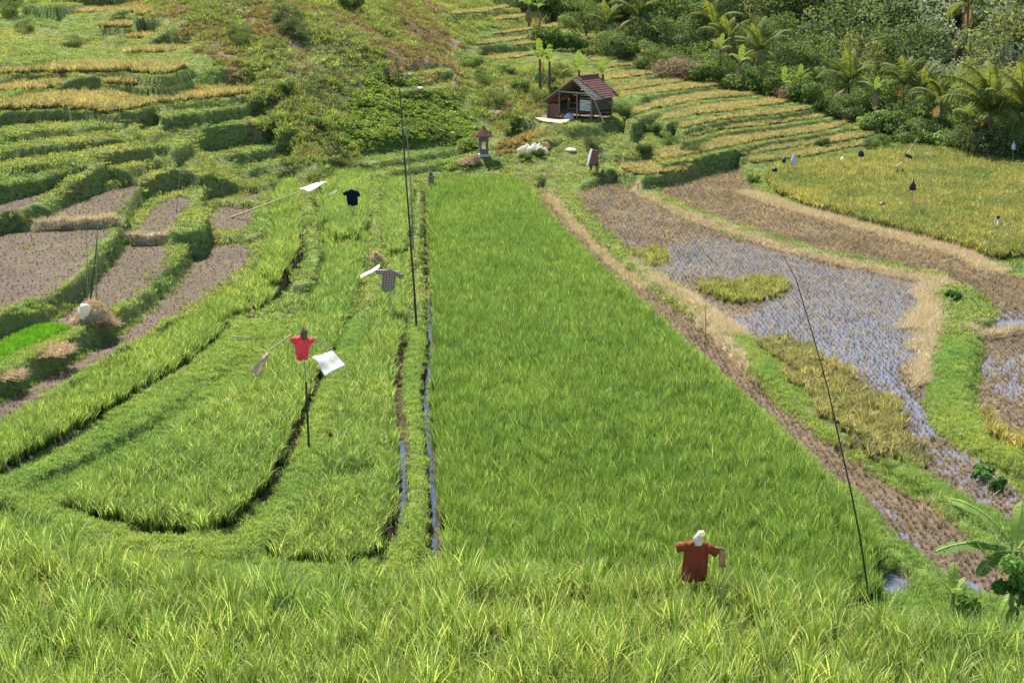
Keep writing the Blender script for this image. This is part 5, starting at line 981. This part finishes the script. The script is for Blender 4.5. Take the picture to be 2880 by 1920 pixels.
# dark blue shirt
Y = 66.0; c = AT(806, 436, Y); gzz = h1(c.x, Y); t = empty('scarecrow', (c.x, Y, gzz), -.2, 'dark navy shirt hung on a post above the far rice strip', 'scarecrow')
L_ = c.z-gzz; stick('pole', (0, 0, -.1), (0, 0, L_+.14), .03, M_PLASTER, t); shirt(t, cloth_mat('navy_cloth', (.015, .025, .06)), (0, 0, L_), .55, .5, .72, .1, .05, .2, 11, -.12)
# pale figure at the head of the central paddy
Y = 77.0; c = AT(990, 403, Y); gzz = h1(c.x, Y); t = empty('scarecrow', (c.x, Y, gzz), .4, 'small pale scarecrow draped in beige cloth at the head of the central paddy', 'scarecrow')
L_ = max(.6, c.z-gzz); stick('pole', (0, 0, -.1), (-.15, 0, L_+.5), .02, M_BAMBY, t); shirt(t, cloth_mat('beige_cloth', (.48, .36, .28)), (0, 0, L_+.02), .26, .36, .62, .05, .05, .05, 12); head(t, M_DRYH, (0, 0, L_), (.13, .1, .14), 10)
# flag on the slanting bamboo
Y = 63.5; A0 = GP(530, 503); B0 = AT(695, 438, Y); stick('bamboo_pole', A0, B0, .045, M_BAMBY, None, 'slanting yellow bamboo stick reaching right over the small muddy paddy', 'bamboo pole', .025)
sheet('flag', [AT(687, 434, Y-.3), AT(722, 421, Y+.5), AT(752, 417, Y+.5), AT(710, 442, Y-.5)], M_WHITE, 'long white plastic flag at the end of the slanting bamboo', 'flag', 8, .03, 5); sheet('ribbon', [AT(750, 448, Y), AT(774, 436, Y), AT(775, 439, Y), AT(756, 450, Y)], M_WHITE, 'small white plastic scrap right of the long white flag', 'ribbon', 6, .02, 6); stick('string', AT(748, 420, Y), AT(762, 443, Y), .006, M_BAMBG, None, 'string between the white flag and the small scrap', 'string')
# tall bamboo poles
def bpole(pts, Ys, r0, r1, mt, label, group=None):
    P = [AT(px, py, Yk) for (px, py), Yk in zip(pts, Ys)]; b = P[0]; gz0 = h1(b.x, b.y); t = empty('bamboo_pole', (b.x, b.y, gz0), 0, label, 'bamboo pole', group); P[0] = Vector((b.x, b.y, gz0-.1)); P = [p-Vector((b.x, b.y, gz0)) for p in P]
    n = len(P); m = MB(); m.tube(P, [r0+(r1-r0)*k/(n-1) for k in range(n)], 8); m.build('pole', mt, t, None, True)
    m = MB()
    for k in range(n-1):
        for q in (.3, .8): c = P[k].lerp(P[k+1], q); d = (P[k+1]-P[k]).normalized(); rr = (r0+(r1-r0)*(k+q)/(n-1))*1.25; m.tube([c-d*.012, c+d*.012], [rr, rr], 8)
    m.build('node', mt, t); return t
bpole([(957, 755), (951, 656), (945, 585), (941, 522), (934, 430), (927, 333), (921, 250), (916, 173), (909, 125)], [45.2]*9, .038, .012, M_BAMB, 'tallest dark bamboo pole standing on the straight bund by the ditch')
bpole([(948, 540), (947, 500), (944, 440), (941, 383), (937, 333), (932, 295), (927, 255)], [57.5]*7, .036, .012, M_BAMBG, 'thinner brownish bamboo pole just right of the tallest dark one')
bpole([(2000, 1368), (1990, 1330), (1975, 1230), (1955, 1130), (1930, 1020), (1901, 889), (1868, 773), (1828, 640), (1800, 590)], [24.4]*9, .022, .006, M_BAMB, 'long thin bamboo pole bending left over the harvested paddies')
bpole([(200, 700), (201, 640), (200, 590), (198, 540), (197, 495)], [46.0]*5, .02, .008, M_BAMBG, 'left of the three thin poles over the straw heap', 'thin poles over the straw heap')
bpole([(206, 697), (213, 640), (219, 590), (223, 545), (226, 505)], [46.1]*5, .024, .012, M_BAMB, 'middle leaning pole of the three over the straw heap', 'thin poles over the straw heap')
bpole([(221, 705), (221, 650), (222, 600), (223, 555), (226, 512)], [45.9]*5, .02, .01, M_BAMBG, 'right upright pole of the three over the straw heap', 'thin poles over the straw heap')
bpole([(403, 532), (405, 490), (408, 450), (412, 410), (413, 388)], [62.5]*5, .02, .012, M_BAMBG, 'thin grey pole in the small paddy with rounded bank')
bpole([(2141, 560), (2141, 500), (2140, 440), (2138, 380), (2137, 335)], [71]*5, .02, .012, M_BAMBY, 'thin yellow pole standing upright in the ripe field'); bpole([(2097, 560), (2097, 500), (2097, 455), (2096, 410)], [70]*4, .022, .015, M_BAMBY, 'yellow pole carrying the small black figure')
bpole([(2318, 645), (2318, 600), (2318, 560), (2318, 520)], [58]*4, .014, .008, M_BAMB, 'thin dark pole near the right edge by the upper stubble'); bpole([(2131, 705), (2131, 680), (2131, 646)], [54]*3, .012, .008, M_BAMB, 'short thin pole standing in the straw by the bund bend'); bpole([(1621, 765), (1621, 720), (1622, 665)], [44]*3, .01, .006, M_BAMB, 'short thin stick on the diagonal bund')
for a_, b_, Y, lb in [((2335, 398), (2354, 372), 86, 'yellow stick leaning at the right edge of the ripe field'), ((2270, 392), (2286, 375), 88, 'short yellow stick leaning below the big palm'), ((2092, 386), (2150, 412), 80, 'thin bamboo lying slanted across the ripe field'), ((1190, 400), (1215, 425), 79, 'bent green stick at the corner of the central paddy'), ((530, 772), (578, 775), 41, 'short straw coloured stick lying on the wide bund')]:
    stick('stick', AT(*a_, Y), AT(*b_, Y), .02, M_BAMBY, None, lb, 'stick')
# bird scaring bags and strings in the ripe field
M_BLACK = mat('black_plastic', (.02, .022, .03), .4, .1, 8); M_PALEB = mat('pale_blue_plastic', (.55, .62, .72), .5, .1, 8)
def bagg(px, py, Y, r, mt, lb, sd, ears=.2):
    p = AT(px, py, Y); blob('bag', mt, p-Vector((0, 0, r[2]*.5)), r, lb, 'bag', sd, 'bird scaring bags in the ripe field', ears=ears); g0 = h1(p.x, p.y)
    stick('stick', (p.x, p.y, g0-.1), (p.x, p.y, p.z), .012, M_BAMBY, None, 'stick under the '+lb, 'stick')
bagg(1779, 390, 82, (.17, .15, .18), M_BLACK, 'round black bag at the left corner of the ripe field', 61); bagg(1801, 369, 84, (.2, .12, .2), M_BLACK, 'black bag right beside the pale blue one', 62); bagg(1822, 371, 84, (.17, .12, .34), M_PALEB, 'pale blue bag tied like a small ghost', 63, .8)
bagg(1978, 355, 86, (.17, .14, .25), M_BLACK, 'black bag at the far green step of the ripe field', 64); bagg(1935, 366, 86, (.12, .1, .14), M_WHITE, 'small white bag near the far green step', 65); bagg(2027, 469, 72, (.2, .16, .14), M_BLACK, 'small black bag in the middle of the ripe field', 66); bagg(2097, 430, 70, (.17, .14, .27), M_BLACK, 'black bundle tied on the yellow pole', 67, .8); bagg(2328, 338, 89, (.12, .1, .3), M_PALEB, 'bluish white bag in the shade of the big palms', 68, .6)
sheet('rag', [AT(2286, 500, 66.2), AT(2297, 500, 66.2), AT(2288, 533, 65.5), AT(2277, 530, 65.5)], M_CREAM, 'cream rag hanging in the ripe field near the right edge', 'rag', 8, .03, 5); bagg(2293, 499, 66.2, (.1, .08, .08), M_BLACK, 'dark knot above the cream rag', 69)
pts = [(2105, 321), (2081, 354), (2063, 381), (2048, 402), (2032, 425)]
for k in range(4): stick('string', AT(*pts[k], 84), AT(*pts[k+1], 84), .012, M_WHITE if k in (0,) else M_BLACK, None, ['upper white stretch of the slanting bird scaring line', 'second stretch of the slanting line, dark, below the white part', 'third stretch of the slanting bird scaring line', 'lowest stretch of the slanting bird scaring line'][k], 'string', group='slanting bird scaring line')
for a_, b_, w, mt, lb in [((2104, 322), (2112, 326), 5, M_BLACK, 'black plastic strip at the top of the slanting line'), ((2078, 352), (2094, 358), 8, M_BLACK, 'black plastic strip on the upper part of the slanting line'), ((2056, 380), (2072, 371), 4, M_WHITE, 'white plastic strip blowing left from the slanting line'), ((2044, 408), (2062, 388), 7, M_BLACK, 'long black plastic strip on the lower part of the slanting line'), ((2030, 424), (2036, 418), 5, M_WHITE, 'white scrap at the bottom end of the slanting line'), ((2066, 396), (2074, 386), 5, M_BLACK, 'small black strip right of the slanting line')]:
    sheet('ribbon', [AT(a_[0], a_[1], 84), AT(b_[0], b_[1], 84), AT(b_[0]+2, b_[1]+w, 84), AT(a_[0]+2, a_[1]+w, 84)], mt, lb, 'ribbon', 5, .02, int(a_[0]))
bpole([(2030, 440), (2030, 432), (2030, 424)], [84]*3, .012, .01, M_BAMBY, 'short stake at the bottom end of the slanting line'); bpole([(2106, 345), (2106, 332), (2106, 320)], [84]*3, .012, .01, M_BAMBY, 'stake at the top end of the slanting line')
